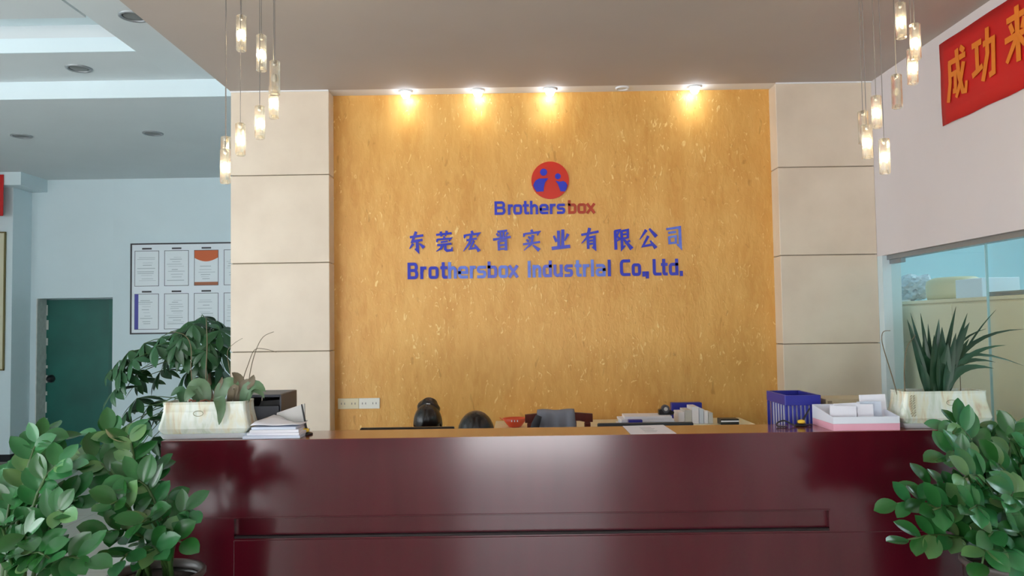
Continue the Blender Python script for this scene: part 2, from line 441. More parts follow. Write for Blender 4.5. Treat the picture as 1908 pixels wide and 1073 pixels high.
for px, py, zz, where in ((250, 30, SOF, 'beside the ceiling tray'), (147, 127, SOF, 'behind the ceiling tray'),
                          (40, 253, LOW, 'in the low ceiling near the green door'), (285, 248, LOW, 'in the low ceiling above the certificate board')):
    p = PZ(px, py, zz)
    t = empty('downlight', (p.x, p.y, zz-0.012), 'unlit round recessed downlight ' + where, 'downlight', 'downlights of the hall ceiling')
    c = (p.x, p.y, zz-0.012)
    bm = BM(); lathe(bm, c, [(0.098, 0.0115), (0.096, 0.003), (0.085, 0.0), (0.076, 0.004), (0.076, 0.0115)], 24, caps=False)
    obj('bezel', bm, 'grey_metal', t, smooth=True)
    obj('reflector', lathe(BM(), c, [(0.03, 0.004), (0.06, 0.007), (0.075, 0.0112)], 24), 'lamp_off', t, smooth=True)

# glazed shop front behind the camera: daylight comes in here
def front(name, x0, x1, z0, z1): sbox(name, (x0, YF-0.2, z0), (x1, YF, z1), 'front_stone')
front('wall_front_header', XL, XR+0.12, 2.85, 4.0)
front('wall_front_left', XL, -6.1, 0, 2.85); front('wall_front_mid', -3.0, -0.65, 0, 2.85); front('wall_front_right', 1.05, XR+0.12, 0, 2.85)

# ------------------------------------------------------------------ reception desk
mat('mahogany', (76, 12, 27), 0.17, rgb2=(83, 14, 29), scale=2.0, stretch=(5, 5, 0.8), coat=0.65, detail=2)
mat('mahogany_gold_reflect', (120, 52, 34), 0.16, rgb2=(134, 62, 40), scale=3.0, stretch=(0.7, 6, 6), coat=0.4, detail=5)  # same wood as the front, gold wall's reflection put into the colour
mat('dark_gap', (24, 8, 10), 0.6)
YD, ZD, XA, XB = 3.28, 1.10, -1.442, 1.80
desk = empty('reception_desk', ((XA+XB)/2, YD+0.4, 0), 'long glossy dark red mahogany reception desk with a raised counter', 'desk')
GX0, GX1, GZ0, GZ1 = -1.145, 1.25, 0.706, 0.786
def dbox(n, lo, hi, m='mahogany', bev=0.003): return obj(n, box(BM(), lo, hi, bev, 1), m, desk)
bm = BM()                                                 # one front board with a long shallow groove cut into it
xs, zs_ = (XA, GX0, GX1, XB), (0.06, GZ0, GZ1, ZD-0.0016)
fv = [[bm.verts.new((x, YD, z)) for x in xs] for z in zs_]
for r in range(3):
    for c in range(3):
        if (r, c) != (1, 1): bm.faces.new((fv[r][c], fv[r][c+1], fv[r+1][c+1], fv[r+1][c]))
rim = [fv[1][1], fv[1][2], fv[2][2], fv[2][1]]
inn = [bm.verts.new(v.co + Vector((0, 0.026, 0))) for v in rim]
bridge(bm, rim, inn); bm.faces.new(inn)
bk = [bm.verts.new((x, YD+0.03, z)) for z in (0.06, ZD-0.0016) for x in (XA, XB)]
bm.faces.new((bk[0], bk[1], bk[3], bk[2]))
bm.faces.new(fv[3] + [bk[3], bk[2]]); bm.faces.new(fv[0][::-1] + [bk[0], bk[1]])
bm.faces.new([fv[k][0] for k in range(4)] + [bk[2], bk[0]]); bm.faces.new([fv[k][3] for k in range(4)] + [bk[3], bk[1]])
obj('front_panel', bm, 'mahogany', desk)
dbox('lower_panel', (GX0, YD-0.004, 0.06), (XB-0.002, YD-0.0003, GZ0-0.006), 'mahogany', 0.0015)
dbox('groove_shade', (GX0+0.0005, YD+0.002, GZ0+0.0005), (GX1-0.0005, YD+0.0255, GZ0+0.008), 'dark_gap', 0)  # dark look of the groove floor, put in as a dark strip
dbox('groove_shade_line', (GX0-0.12, YD-0.0035, GZ1+0.0005), (GX1+0.004, YD-0.0003, GZ1+0.006), 'mahogany', 0.001)  # thin strip added to draw a shade line above the groove
dbox('plinth', (XA+0.03, YD+0.03, 0), (XB-0.03, YD+0.06, 0.058), 'dark_gap', 0)
for x in (XA, XB-0.03):
    dbox('side_panel', (x, YD+0.0305, 0), (x+0.03, YD+0.265, ZD-0.0065))
    dbox('side_panel', (x, YD+0.2655, 0), (x+0.03, YD+0.85, 0.7495))
dbox('counter_top', (XA, YD, ZD-0.0015), (XB, YD+0.265, ZD), 'mahogany_gold_reflect', 0.0)
dbox('counter_back', (XA+0.031, YD+0.235, 0.75), (XB-0.031, YD+0.26, ZD-0.0305))
dbox('work_top', (XA+0.031, YD+0.05, 0.72), (XB-0.031, YD+0.85, 0.7495), 'mahogany_gold_reflect')

# ------------------------------------------------------------------ lettering on the gold wall
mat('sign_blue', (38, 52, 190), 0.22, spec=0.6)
mat('sign_blue_glare', (112, 142, 226), 0.3, rgb2=(70, 92, 214), scale=14)  # window reflection on some letters, put into their colour
mat('sign_red', (206, 44, 16), 0.3)
mat('sign_red_brown', (172, 52, 14), 0.35)
mat('sign_edge_blue', (90, 120, 235), 0.3)
# letters: rounded-square strokes in a box 1 wide, x-height 0.68, cap height 1
def arc(cx, cy, rx, ry, a0, a1, n=5):
    return [(cx+rx*math.cos(math.radians(a0+(a1-a0)*i/n)), cy+ry*math.sin(math.radians(a0+(a1-a0)*i/n))) for i in range(n+1)]
XH = 0.70
def _o(x0, x1, y0, y1, r=0.22):
    ry = r*0.8
    return arc(x1-r, y1-ry, r, ry, 90, 0) + arc(x1-r, y0+ry, r, ry, 0, -90) + arc(x0+r, y0+ry, r, ry, -90, -180) + arc(x0+r, y1-ry, r, ry, 180, 90)
G = {
 'B': [([(0,0)] + arc(0.75,0.25,0.25,0.25,-90,60) + [(0.8,0.52)] + arc(0.7,0.76,0.25,0.24,-60,90) + [(0,1)], True), ([(0,0.53),(0.8,0.53)], False)],
 'r': [([(0,0),(0,XH)], False), ([(0,XH*0.55)] + arc(0.7,XH*0.6,0.6,XH*0.4,160,90) + [(1,XH)], False)],
 'o': [(_o(0,1,0,XH), True)],
 't': [([(0.35,1)] + [(0.35,0.2)] + arc(0.62,0.18,0.27,0.18,180,270) + [(1,0)], False), ([(0,XH),(1,XH)], False)],
 'h': [([(0,0),(0,1)], False), ([(0,XH*0.75)] + arc(0.6,XH-0.22,0.4,0.22,120,0) + [(1,0)], False)],
 'e': [([(0.02,XH*0.46),(1,XH*0.46)] + arc(0.72,XH-0.2,0.28,0.2,0,90) + arc(0.28,XH-0.2,0.28,0.2,90,180) + arc(0.28,0.2,0.28,0.2,180,270) + [(0.95,0)], False)],
 's': [([(0.95,XH)] + arc(0.22,XH*0.76,0.22,XH*0.24,90,270) + arc(0.78,XH*0.26,0.22,XH*0.26,90,-90) + [(0.05,0)], False)],
 'b': [([(0,1),(0,0)] + arc(0.75,0.2,0.25,0.2,-90,0) + arc(0.75,XH-0.2,0.25,0.2,0,90) + [(0,XH)], False)],
 'd': [([(1,1),(1,0)] + arc(0.25,0.2,0.25,0.2,270,180) + arc(0.25,XH-0.2,0.25,0.2,180,90) + [(1,XH)], False)],
 'x': [([(0,0),(1,XH)], False), ([(0,XH),(1,0)], False)],
 'I': [([(0.5,0),(0.5,1)], False)],
 'l': [([(0.5,0),(0.5,1)], False)],
 'i': [([(0.5,0),(0.5,XH)], False), ([(0.5,0.86),(0.5,1.02)], False)],
 'n': [([(0,0),(0,XH)], False), ([(0,XH*0.75)] + arc(0.6,XH-0.22,0.4,0.22,120,0) + [(1,0)], False)],
 'u': [([(1,XH),(1,0)], False), ([(0,XH)] + arc(0.4,0.22,0.4,0.22,180,300) + [(1,0.14)], False)],
 'a': [([(0.1,XH)] + arc(0.72,XH-0.2,0.28,0.2,90,0) + [(1,0)] + arc(0.25,XH*0.28,0.25,XH*0.28,270,90) + [(1,XH*0.56)], False)],
 'C': [([(1,1)] + arc(0.3,0.76,0.3,0.24,90,180) + arc(0.3,0.24,0.3,0.24,180,270) + [(1,0)], False)],
 'L': [([(0,1)] + arc(0.25,0.2,0.25,0.2,180,270) + [(1,0)], False)],
 '.': [([(0.5,-0.06),(0.5,0.1)], False)],
 ',': [([(0.3,-0.2),(0.5,0.1)], False)],
}
YL = YG - 0.0005
def letter(ch, parent, x0, x1, zb, h, sw, m, th=0.008):
    bm = BM(); a, c = x0+sw/2, x1-sw/2
    if c - a < 0.002: a = c = (x0+x1)/2
    hh = h - sw
    def to3(x, y, t): return Vector((x, YL - t, y))
    for si, (pts, closed) in enumerate(G[ch]):
        P = [(a + (c-a)*x, zb + sw/2 + hh*y) for x, y in pts]
        if not closed:                                    # square stroke ends
            for k, j in ((0, 1), (-1, -2)):
                d = (Vector(P[k]) - Vector(P[j])).normalized()*sw*0.5; P[k] = (P[k][0]+d.x, P[k][1]+d.y)
        ribbon(bm, P, sw, to3, th+si*0.0006, closed)
    return obj('letter', bm, m, parent)

wx = lambda px: PY(px, 510, YG).x
base3 = (PY(760, 519.3, YG).z + PY(1265, 514, YG).z)/2
cap3 = 31.0/F_*YG
en = empty('company_lettering', (wx(1015), YL, base3), 'row of raised blue Latin letters along the bottom of the wall sign', 'sign')
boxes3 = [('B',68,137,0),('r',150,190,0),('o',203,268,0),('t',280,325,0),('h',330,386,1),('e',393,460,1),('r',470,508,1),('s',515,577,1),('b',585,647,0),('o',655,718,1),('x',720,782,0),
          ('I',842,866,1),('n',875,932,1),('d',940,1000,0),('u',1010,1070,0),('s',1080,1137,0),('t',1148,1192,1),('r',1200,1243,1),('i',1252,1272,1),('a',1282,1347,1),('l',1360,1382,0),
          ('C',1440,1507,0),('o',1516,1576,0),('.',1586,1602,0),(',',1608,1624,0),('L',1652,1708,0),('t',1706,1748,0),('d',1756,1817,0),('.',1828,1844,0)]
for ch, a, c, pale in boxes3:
    letter(ch, en, wx(740+a/3.469), wx(740+c/3.469), base3, cap3, 5.6/F_*YG, 'sign_blue_glare' if pale else 'sign_blue')

logo = empty('company_logo', (wx(1017), YL, PY(1017, 400, YG).z), 'round red emblem with two blue figures above blue and red letters', 'sign')
lc = PY(1025, 336.3, YG); lr = 35.2/F_*YG
def disc(c, r, y0, y1, n=40):
    bm = BM(); tube(bm, [(c.x, y0, c.z), (c.x, y1, c.z)], r, n, u=(1,0,0)); return bm
ld_ = obj('emblem_disc', disc(lc, lr, YL, YL-0.012, 48), 'sign_red', logo)
def lpt(zx, zy):                                          # point given in the enlarged view of the logo
    return PY(720+zx/3.29, 270+zy/3.29, YG)
for head, hr, body in (((963,170), 22, [(905,235),(915,220),(935,209),(992,207),(972,232),(965,262),(963,287),(920,289),(906,268),(900,250)]),
                       ((1050,195), 18, [(1036,222),(1062,228),(1085,224),(1101,234),(1108,250),(1103,272),(1094,287),(1066,286),(1058,262),(1050,242)])):
    f = obj('figure', prism(BM(), [lpt(*q) for q in body][::-1], (0,-0.0121,0), (0,-0.018,0)), 'sign_blue', logo)
    obj('figure_head', disc(lpt(*head), hr/3.29/F_*YG, YL-0.0121, YL-0.018, 24), 'sign_blue', f)
base1 = (PY(925, 400.5, YG).z + PY(1100, 398, YG).z)/2; cap1 = 25.5/F_*YG
for ch, a, c in [('B',668,736),('r',750,781),('o',783,838),('t',842,880),('h',886,936),('e',944,1000),('r',1008,1044),('s',1050,1103),('b',1120,1172),('o',1178,1231),('x',1234,1286)]:
    letter(ch, logo, wx(720+a/3.29), wx(720+c/3.29), base1, cap1, 4.8/F_*YG, 'sign_red_brown' if a >= 1120 else 'sign_blue')

# brush-written characters: strokes (points, widths) in a 100 x 100 box, y downwards
K = {
 'dong': [([(14,30),(86,22)],9),([(48,4),(28,50),(82,43)],10),([(53,46),(55,95),(40,86)],[11,12,3]),([(32,60),(12,84)],[11,3]),([(66,60),(90,80)],[5,14])],
 'guan': [([(8,20),(92,13)],8),([(33,5),(37,28)],9),([(66,2),(58,26)],[10,5]),([(50,27),(53,37)],8),([(16,40),(11,54)],[9,5]),([(15,42),(88,38),(78,50)],[7,8,3]),
          ([(32,55),(70,51)],7),([(13,69),(90,62)],8),([(42,68),(34,84),(8,98)],[10,9,2]),([(57,65),(57,88),(66,95),(92,93),(94,78)],[10,10,10,9,3])],
 'hong': [([(50,2),(55,14)],10),([(15,20),(10,36)],[11,5]),([(15,22),(90,15),(78,31)],[7,9,3]),([(22,46),(78,38)],8),([(48,24),(38,60),(4,97)],[11,10,2]),
          ([(62,48),(40,86),(80,81)],[9,7,9]),([(66,66),(90,98)],[5,14])],
 'jin': [([(26,10),(80,5)],8),([(42,9),(44,36)],8),([(60,8),(58,35)],8),([(22,18),(32,31)],8),([(82,14),(70,31)],[9,4]),([(2,47),(98,35)],9),
         ([(32,53),(34,98)],9),([(30,56),(72,51),(71,98)],[7,9,11]),([(36,74),(68,72)],7),([(36,92),(68,90)],7)],
 'shi': [([(50,1),(55,12)],10),([(13,18),(8,34)],[11,5]),([(13,20),(92,13),(82,29)],[7,9,3]),([(32,33),(46,43)],[6,10]),([(22,47),(36,56)],[6,10]),
         ([(4,69),(96,59)],8),([(58,26),(50,66),(8,98)],[11,10,2]),([(56,73),(92,98)],[5,15])],
 'ye': [([(38,8),(39,84)],11),([(62,3),(60,82)],12),([(12,32),(28,60)],[7,12]),([(90,24),(72,56)],[12,4]),([(0,91),(100,82)],13)],
 'you': [([(4,32),(98,17)],9),([(50,0),(36,44),(4,72)],[12,10,2]),([(40,42),(40,98)],10),([(38,46),(74,41),(75,97),(60,90)],[8,10,12,3]),([(44,60),(70,58)],8),([(44,75),(70,73)],8)],
 'xian': [([(8,11),(36,7),(22,34),(36,49),(18,60)],[8,8,6,9,3]),([(12,10),(14,98)],11),([(46,10),(48,94),(66,80)],[10,11,3]),([(44,12),(80,7),(79,46)],[8,9,9]),
          ([(50,28),(76,25)],7),([(50,47),(78,43)],7),([(90,56),(66,70)],[10,4]),([(58,50),(100,96)],[6,15])],
 'gong': [([(42,12),(6,56)],[12,3]),([(58,6),(96,44)],[7,14]),([(52,40),(22,88),(78,80)],[10,8,10]),([(62,62),(92,98)],[5,14])],
 'si': [([(10,13),(82,5),(84,98),(64,84)],[8,10,12,3]),([(20,31),(62,26)],9),([(24,48),(26,84)],9),([(22,51),(60,46),(59,82)],8),([(28,79),(58,77)],8)],
 'cheng': [([(14,22),(92,22)],12),([(20,22),(20,60),(8,96)],12),([(18,46),(45,46),(43,80),(32,79)],11),([(54,3),(60,50),(76,88),(88,90),(94,72)],[13,13,12,10,8]),([(84,34),(66,70),(46,94)],[12,11,9]),([(72,4),(88,14)],12)],
 'gong2': [([(5,22),(45,22)],12),([(25,22),(25,70)],12),([(3,76),(47,67)],12),([(52,30),(92,30),(89,88),(72,90)],12),([(70,4),(68,50),(46,95)],12)],
 'lai': [([(12,20),(88,20)],12),([(24,28),(34,45)],11),([(76,28),(66,45)],11),([(4,52),(96,52)],12),([(50,3),(50,97)],13),([(48,54),(8,90)],[12,9]),([(52,54),(94,90)],[12,9])],
}
cn = empty('brush_lettering', (wx(1015), YL, PY(1015, 470, YG).z), 'row of ten raised blue brush-style Chinese characters on the gold wall', 'sign')
for name, zx, zy in (('dong',126,104),('guan',303,102),('hong',482,102),('jin',677,96),('shi',868,96),('ye',1057,92),('you',1245,86),('xian',1455,90),('gong',1620,82),('si',1788,75)):
    c = PY(740+zx/3.469, 420+zy/3.469, YG); sx = 34.5/F_*YG/100; sz = 40.0/F_*YG/100
    bm = BM()
    for si, (pts, ws) in enumerate(K[name]):
        wl = ws if isinstance(ws, list) else [ws]*len(pts)
        ribbon(bm, [((x-50)*sx, (50-y)*sz) for x, y in pts], [w*1.42*sx for w in wl], lambda x, y, t, c=c: Vector((c.x+x, YL-t, c.z+y)), 0.008+si*0.0006)
    obj('character', bm, 'sign_blue' if name != 'si' else 'sign_blue_glare', cn)

# sockets on the gold wall
mat('socket_cream', (232, 224, 190), 0.35); mat('socket_white', (238, 238, 228), 0.3)
p0, p1 = PY(630, 762, YG), PY(708, 741, YG)
t = empty('wall_socket', ((p0.x+p1.x)/2, YL, p0.z), 'long cream and white double wall socket low on the gold wall', 'socket')
xm = (p0.x+p1.x)/2
obj('plate', box(BM(), (p0.x, YL-0.010, p0.z), (xm-0.0005, YL, p1.z), 0.003, 2), 'socket_cream', t)
obj('plate', box(BM(), (xm+0.0005, YL-0.010, p0.z), (p1.x, YL, p1.z), 0.003, 2), 'socket_white', t)
zc = (p0.z+p1.z)/2
for k in range(4):
    xc = p0.x + (p1.x-p0.x)*(k+0.5)/4
    for s in (-1, 1):
        obj('slot', box(BM(), (xc+s*0.011-0.002, YL-0.0112, zc-0.006), (xc+s*0.011+0.002, YL-0.0101, zc+0.007)), 'lamp_off', t)

# ------------------------------------------------------------------ banner, certificate board
mat('banner_red', (196, 20, 22), 0.6, vary=0.06, scale=3, bump=0.1, bscale=6)
mat('banner_gold', (226, 128, 36), 0.55)
ban = empty('wall_banner', (XR-0.01, 3.8, 2.62), 'red cloth banner with orange Chinese characters on the pale wall', 'banner')
bm = BM(); b0 = 4.475; b1 = 3.0; zt, zb = 3.088, 2.625
rows = []
for i in range(31):
    y = b0 + (b1-b0)*i/30
    sag = 0.0015*math.sin(i*0.9)
    rows.append([bm.verts.new((XR-0.006-0.003*abs(math.sin(i*0.55+k*0.8)), y, zb+sag+(zt-zb)*k/6)) for k in range(7)])
for r0, r1 in zip(rows[:-1], rows[1:]):
    for k in range(6): bm.faces.new((r0[k], r0[k+1], r1[k+1], r1[k]))
o = obj('cloth', bm, 'banner_red', ban, smooth=True)
sm = o.modifiers.new('thickness', 'SOLIDIFY'); sm.thickness = 0.002
for name, px, py, hw in (('cheng', 1788, 138, 0.0), ('gong2', 1838, 104, 0), ('lai', 1903, 62, 0)):
    c = PX(px, py, XR); s_ = 0.285/100; w_ = 0.215/100
    bm = BM()
    for si, (pts, ws) in enumerate(K[name]):
        wl = ws if isinstance(ws, list) else [ws]*len(pts)
        ribbon(bm, [((x-50)*w_, (50-y)*s_) for x, y in pts], [w*0.0025 for w in wl], lambda x, y, t, c=c: Vector((XR-0.0165-t, c.y-x, c.z+y)), 0.001+si*0.0004)
    obj('character', bm, 'banner_gold', ban)

mat('board_white', (226, 234, 240), 0.35); mat('board_frame', (32, 30, 38), 0.4)
mat('paper_line', (60, 70, 80), 0.5); mat('cert_paper', (226, 234, 238), 0.4)
mat('print_grey', (176, 188, 194), 0.5); mat('print_orange', (206, 92, 30), 0.5); mat('print_brown', (168, 96, 58), 0.5); mat('print_blue', (66, 66, 160), 0.5)
yb = YB - 0.001
def bp(px, py): return PY(px, py, YB)
tl, bl_ = bp(245, 454), bp(243, 623)
bx0, bx1, bz0, bz1 = tl.x, tl.x+1.95, bl_.z, tl.z
brd = empty('certificate_board', ((bx0+bx1)/2, yb, bz0), 'white notice board with thin dark frame and rows of certificates', 'notice board')
obj('backing', box(BM(), (bx0, yb-0.02, bz0), (bx1, yb, bz1)), 'board_white', brd)
for lo, hi in (((bx0, bz0), (bx1, bz0+0.018)), ((bx0, bz1-0.018), (bx1, bz1)), ((bx0, bz0+0.018), (bx0+0.018, bz1-0.018)), ((bx1-0.018, bz0+0.018), (bx1, bz1-0.018))):
    obj('frame_strip', box(BM(), (lo[0], yb-0.028, lo[1]), (hi[0], yb-0.0201, hi[1])), 'board_frame', brd)
pw = (308-257)/F_*YB*0.98
for r in range(2):
    for c in range(5):
        x0 = bp(252.5+c*55.3, 500).x; z1 = bp(275, 467.5+r*80).z - 0.0; z0 = z1 - 66.5/F_*YB; x1 = x0 + 45.5/F_*YB
        if x1 > bx1 - 0.03: continue
        ct = obj('certificate', box(BM(), (x0, yb-0.0225, z0), (x1, yb-0.0201, z1)), 'cert_paper', brd)
        for lo, hi in (((x0, z0), (x1, z0+0.006)), ((x0, z1-0.006), (x1, z1)), ((x0, z0+0.006), (x0+0.006, z1-0.006)), ((x1-0.006, z0+0.006), (x1, z1-0.006))):
            obj('border', box(BM(), (lo[0], yb-0.0240, lo[1]), (hi[0], yb-0.0226, hi[1])), 'paper_line', ct)
        xm = (x0+x1)/2
        obj('header_tag', box(BM(), (xm-0.06, yb-0.026, z1+0.016), (xm+0.06, yb-0.0201, z1+0.036), 0.002, 1), 'board_frame', brd)
        rr = random.Random(r*7+c); bm = BM()
        zz = z1 - 0.09
        while zz > z0 + 0.06:
            w = rr.uniform(0.25, 0.8)*(x1-x0)/2; sh = rr.uniform(-0.02, 0.02)
            if not ((r, c) == (0, 2) and zz > z1 - 0.2):
                box(bm, (max(x0+0.012, xm-w+sh), yb-0.0232, zz), (min(x1-0.012, xm+w*0.85+sh), yb-0.0226, zz+rr.choice((0.004, 0.006, 0.009))))
            zz -= rr.uniform(0.02, 0.045)
        o = obj('print', bm, 'print_grey', ct)
        if (r, c) == (0, 2):
            n = 12; top = [(x0+0.006, z1-0.006), (x1-0.006, z1-0.006)]
            low = [(x1-0.006 - (x1-x0-0.012)*i/n, z1-0.07 - 0.075*math.sin(math.pi*min(1, (i/n)*0.75+0.12))) for i in range(n+1)]
            obj('print', prism(BM(), [Vector((x, yb-0.0226, z)) for x, z in top+low], (0,0,0), (0,-0.0012,0)), 'print_orange', ct)
            obj('print', box(BM(), (x0+0.006, yb-0.0238, z0+0.006), (x1-0.006, yb-0.0226, z0+0.045)), 'print_brown', ct)
        if (r, c) == (1, 0):
            obj('print', box(BM(), (x0+0.004, yb-0.0243, z0+0.004), (x0+0.05, yb-0.0226, z1-0.004)), 'print_blue', ct)

# framed picture and red hanging on the column of the hall, cut by the frame's edge
mat('old_gold', (120, 108, 62), 0.5, metal=0.2); mat('cream_paper', (214, 208, 180), 0.6)
yc = 9.72 - 0.001
q0, q1 = PY(9, 690, 9.72), PY(9, 432, 9.72)
t = empty('framed_picture', (q0.x-0.3, yc, q0.z), 'cream picture in an old gold frame on the hall column', 'picture')
xa, xb = q0.x-0.6, q0.x
obj('picture', box(BM(), (xa+0.016, yc-0.015, q0.z+0.016), (xb-0.016, yc, q1.z-0.016)), 'cream_paper', t)
for lo, hi in (((xa, q0.z), (xb, q0.z+0.0155)), ((xa, q1.z-0.0155), (xb, q1.z)), ((xa, q0.z+0.016), (xa+0.0155, q1.z-0.016)), ((xb-0.0155, q0.z+0.016), (xb, q1.z-0.016))):
    obj('frame_strip', box(BM(), (lo[0], yc-0.03, lo[1]), (hi[0], yc, hi[1]), 0.004, 1), 'old_gold', t)
r0, r1 = PY(5, 402, 9.53), PY(5, 325, 9.53)
tag(boxo('red_hanging', (r0.x-0.5, 9.53, r0.z), (r0.x, 9.545, r1.z), 'banner_red', bev=0.004), 'plain red cloth hanging high on the hall column', 'hanging')

# ------------------------------------------------------------------ crystal pendants
glassy('crystal', (1.0, 0.97, 0.90), 1.5, refr=0.45, ref_gain=1.8, haze=0.10)
mat('bulb_glow', (255, 240, 200), 0.5, emit=(1.0, 0.82, 0.50), estr=45.0)
mat('bulb_off', (220, 215, 200), 0.2)
mat('cable', (120, 116, 112), 0.4); mat('chrome', (210, 208, 204), 0.15, metal=1.0)
def chandelier(label, pend, cx, cy):
    plate_z = CEIL - 0.03
    t = empty('pendant_cluster', (cx, cy, plate_z), label, 'pendant lamp', 'crystal pendant clusters over the desk')
    obj('ceiling_plate', lathe(BM(), (cx, cy, plate_z), [(0.20, 0.004), (0.21, 0.012), (0.21, 0.0295)], 40), 'chrome', t)
    for px, y0, y1, dY, on in pend:
        Yp = cy + dY
        a, c = PY(px, y0, Yp), PY(px, y1, Yp)
        x, zt, zb = (a.x+c.x)/2, a.z, c.z
        h = zt - zb; R = 0.0225
        g = obj('crystal_tube', lathe(BM(), (x, Yp, zb), [(0.011, h*0.10), (0.013, 0.001), (R-0.003, 0.0), (R, 0.004), (R, h-0.004), (R-0.003, h), (0.005, h)], 10), 'crystal', t)
        obj('cable', tube(BM(), [(x, Yp, zt-0.002), (x, Yp, plate_z+0.004)], 0.0016, 5), 'cable', t)
        obj('socket_cap', lathe(BM(), (x, Yp, zt-0.022), [(0.006, 0), (0.0075, 0.004), (0.0075, 0.018), (0.003, 0.024)], 10), 'chrome', g, smooth=True)
        obj('bulb', lathe(BM(), (x, Yp, zb+h*0.36), [(0.002, 0), (0.007, 0.004), (0.0095, 0.014), (0.0085, 0.026), (0.004, 0.036)], 10), 'bulb_glow' if on else 'bulb_off', g, smooth=True)
        if on:
            l = bpy.data.lights.new('bulb_light', 'POINT'); l.energy = 0.42; l.color = (1.0, 0.80, 0.52); l.shadow_soft_size = 0.012
            lo = bpy.data.objects.new('bulb_light', l); COL.objects.link(lo); _par(lo, g); lo.matrix_basis = Matrix.Translation((x, Yp, zb+h*0.45))
chandelier('cluster of crystal tube pendants on thin cables near the certificate board side of the desk',
  [(449.5,29.5,95,0.10,1),(487,66,132.5,0.02,1),(512,114,177,-0.09,0),(510,161,221,0.06,1),(484,198,259,-0.02,1),(448,230,290,0.05,1),(421,255,318,0.12,0),(420,278,342,-0.06,1)], PY(466,200,3.42).x, 3.42)
chandelier('cluster of crystal tube pendants on thin cables beside the red banner',
  [(1678,6,72,-0.07,1),(1705,45,111.5,-0.08,1),(1700,92,157,0.03,1),(1671,139.5,202,0.08,0),(1633,179,239,0.10,1),(1608.5,207.6,268,0.09,0),(1615.5,233,296,0.0,1),(1648,259,324,-0.05,1)], PY(1657,200,3.42).x, 3.42)

# ------------------------------------------------------------------ plants
mat('zz_leaf', (36, 96, 46), 0.26, rgb2=(58, 124, 64), scale=5, island=0.28, spec=0.6)
mat('zz_leaf_pale', (84, 132, 84), 0.3, rgb2=(116, 152, 84), scale=5, island=0.2)
mat('zz_stem', (64, 96, 46), 0.4)
mat('pachira_leaf', (34, 74, 40), 0.36, rgb2=(46, 92, 50), scale=5, island=0.25)
mat('bark', (118, 100, 78), 0.8, vary=0.2, scale=20)
mat('strap_leaf', (24, 58, 40), 0.35, rgb2=(44, 82, 54), scale=6, island=0.2)
mat('grey_leaf', (74, 104, 74), 0.4, rgb2=(104, 132, 96), scale=8, island=0.15)
mat('brown_leaf', (104, 92, 70), 0.55, vary=0.15, scale=10)
mat('dry_stalk', (112, 100, 76), 0.6)
mat('soil', (46, 34, 26), 0.95, vary=0.3, scale=30, bump=0.6, bscale=60)
mat('root', (150, 96, 78), 0.7, vary=0.2, scale=20)
mat('dark_pot', (52, 46, 44), 0.3, vary=0.2, scale=6, coat=0.3)
mat('pot_rim', (92, 84, 80), 0.35)

def leaf_mesh(name, L, Wd, m, fold=0.25, droop=0.15, peak=0.45, rows=7, power=0.8):
    """leaf along +x, upper side +z: pointed ellipse folded along its midrib"""
    bm = BM(); rr = []
    for i in range(rows+1):
        t = i/rows
        w = Wd/2*(math.sin(math.pi*(t**(math.log(0.5)/math.log(peak))))**power if 0 < t < 1 else 0.04)
        z = -droop*L*t*t
        rr.append([bm.verts.new((L*t, s*w, z + abs(s)*w*fold)) for s in (-1, -0.5, 0, 0.5, 1)])
    for a, c in zip(rr[:-1], rr[1:]):
        for k in range(4): bm.faces.new((a[k], c[k], c[k+1], a[k+1]))
    for f in bm.faces: f.smooth = True
    bmesh.ops.recalc_face_normals(bm, faces=bm.faces)
    me = bpy.data.meshes.new(name); bm.to_mesh(me); bm.free(); me.materials.append(MATS[m])
    return me
def frame(pos, d, up):
    d = Vector(d).normalized(); up = Vector(up); y = up.cross(d)
    if y.length < 1e-4: y = Vector((0,1,0)).cross(d)
    y.normalize(); z = d.cross(y)
    return Matrix.Translation(pos) @ Matrix((d, y, z)).transposed().to_4x4()
def inst(name, me, parent, M, s=1.0):
    o = bpy.data.objects.new(name, me); COL.objects.link(o); _par(o, parent); o.matrix_basis = M @ Matrix.Scale(s, 4); return o

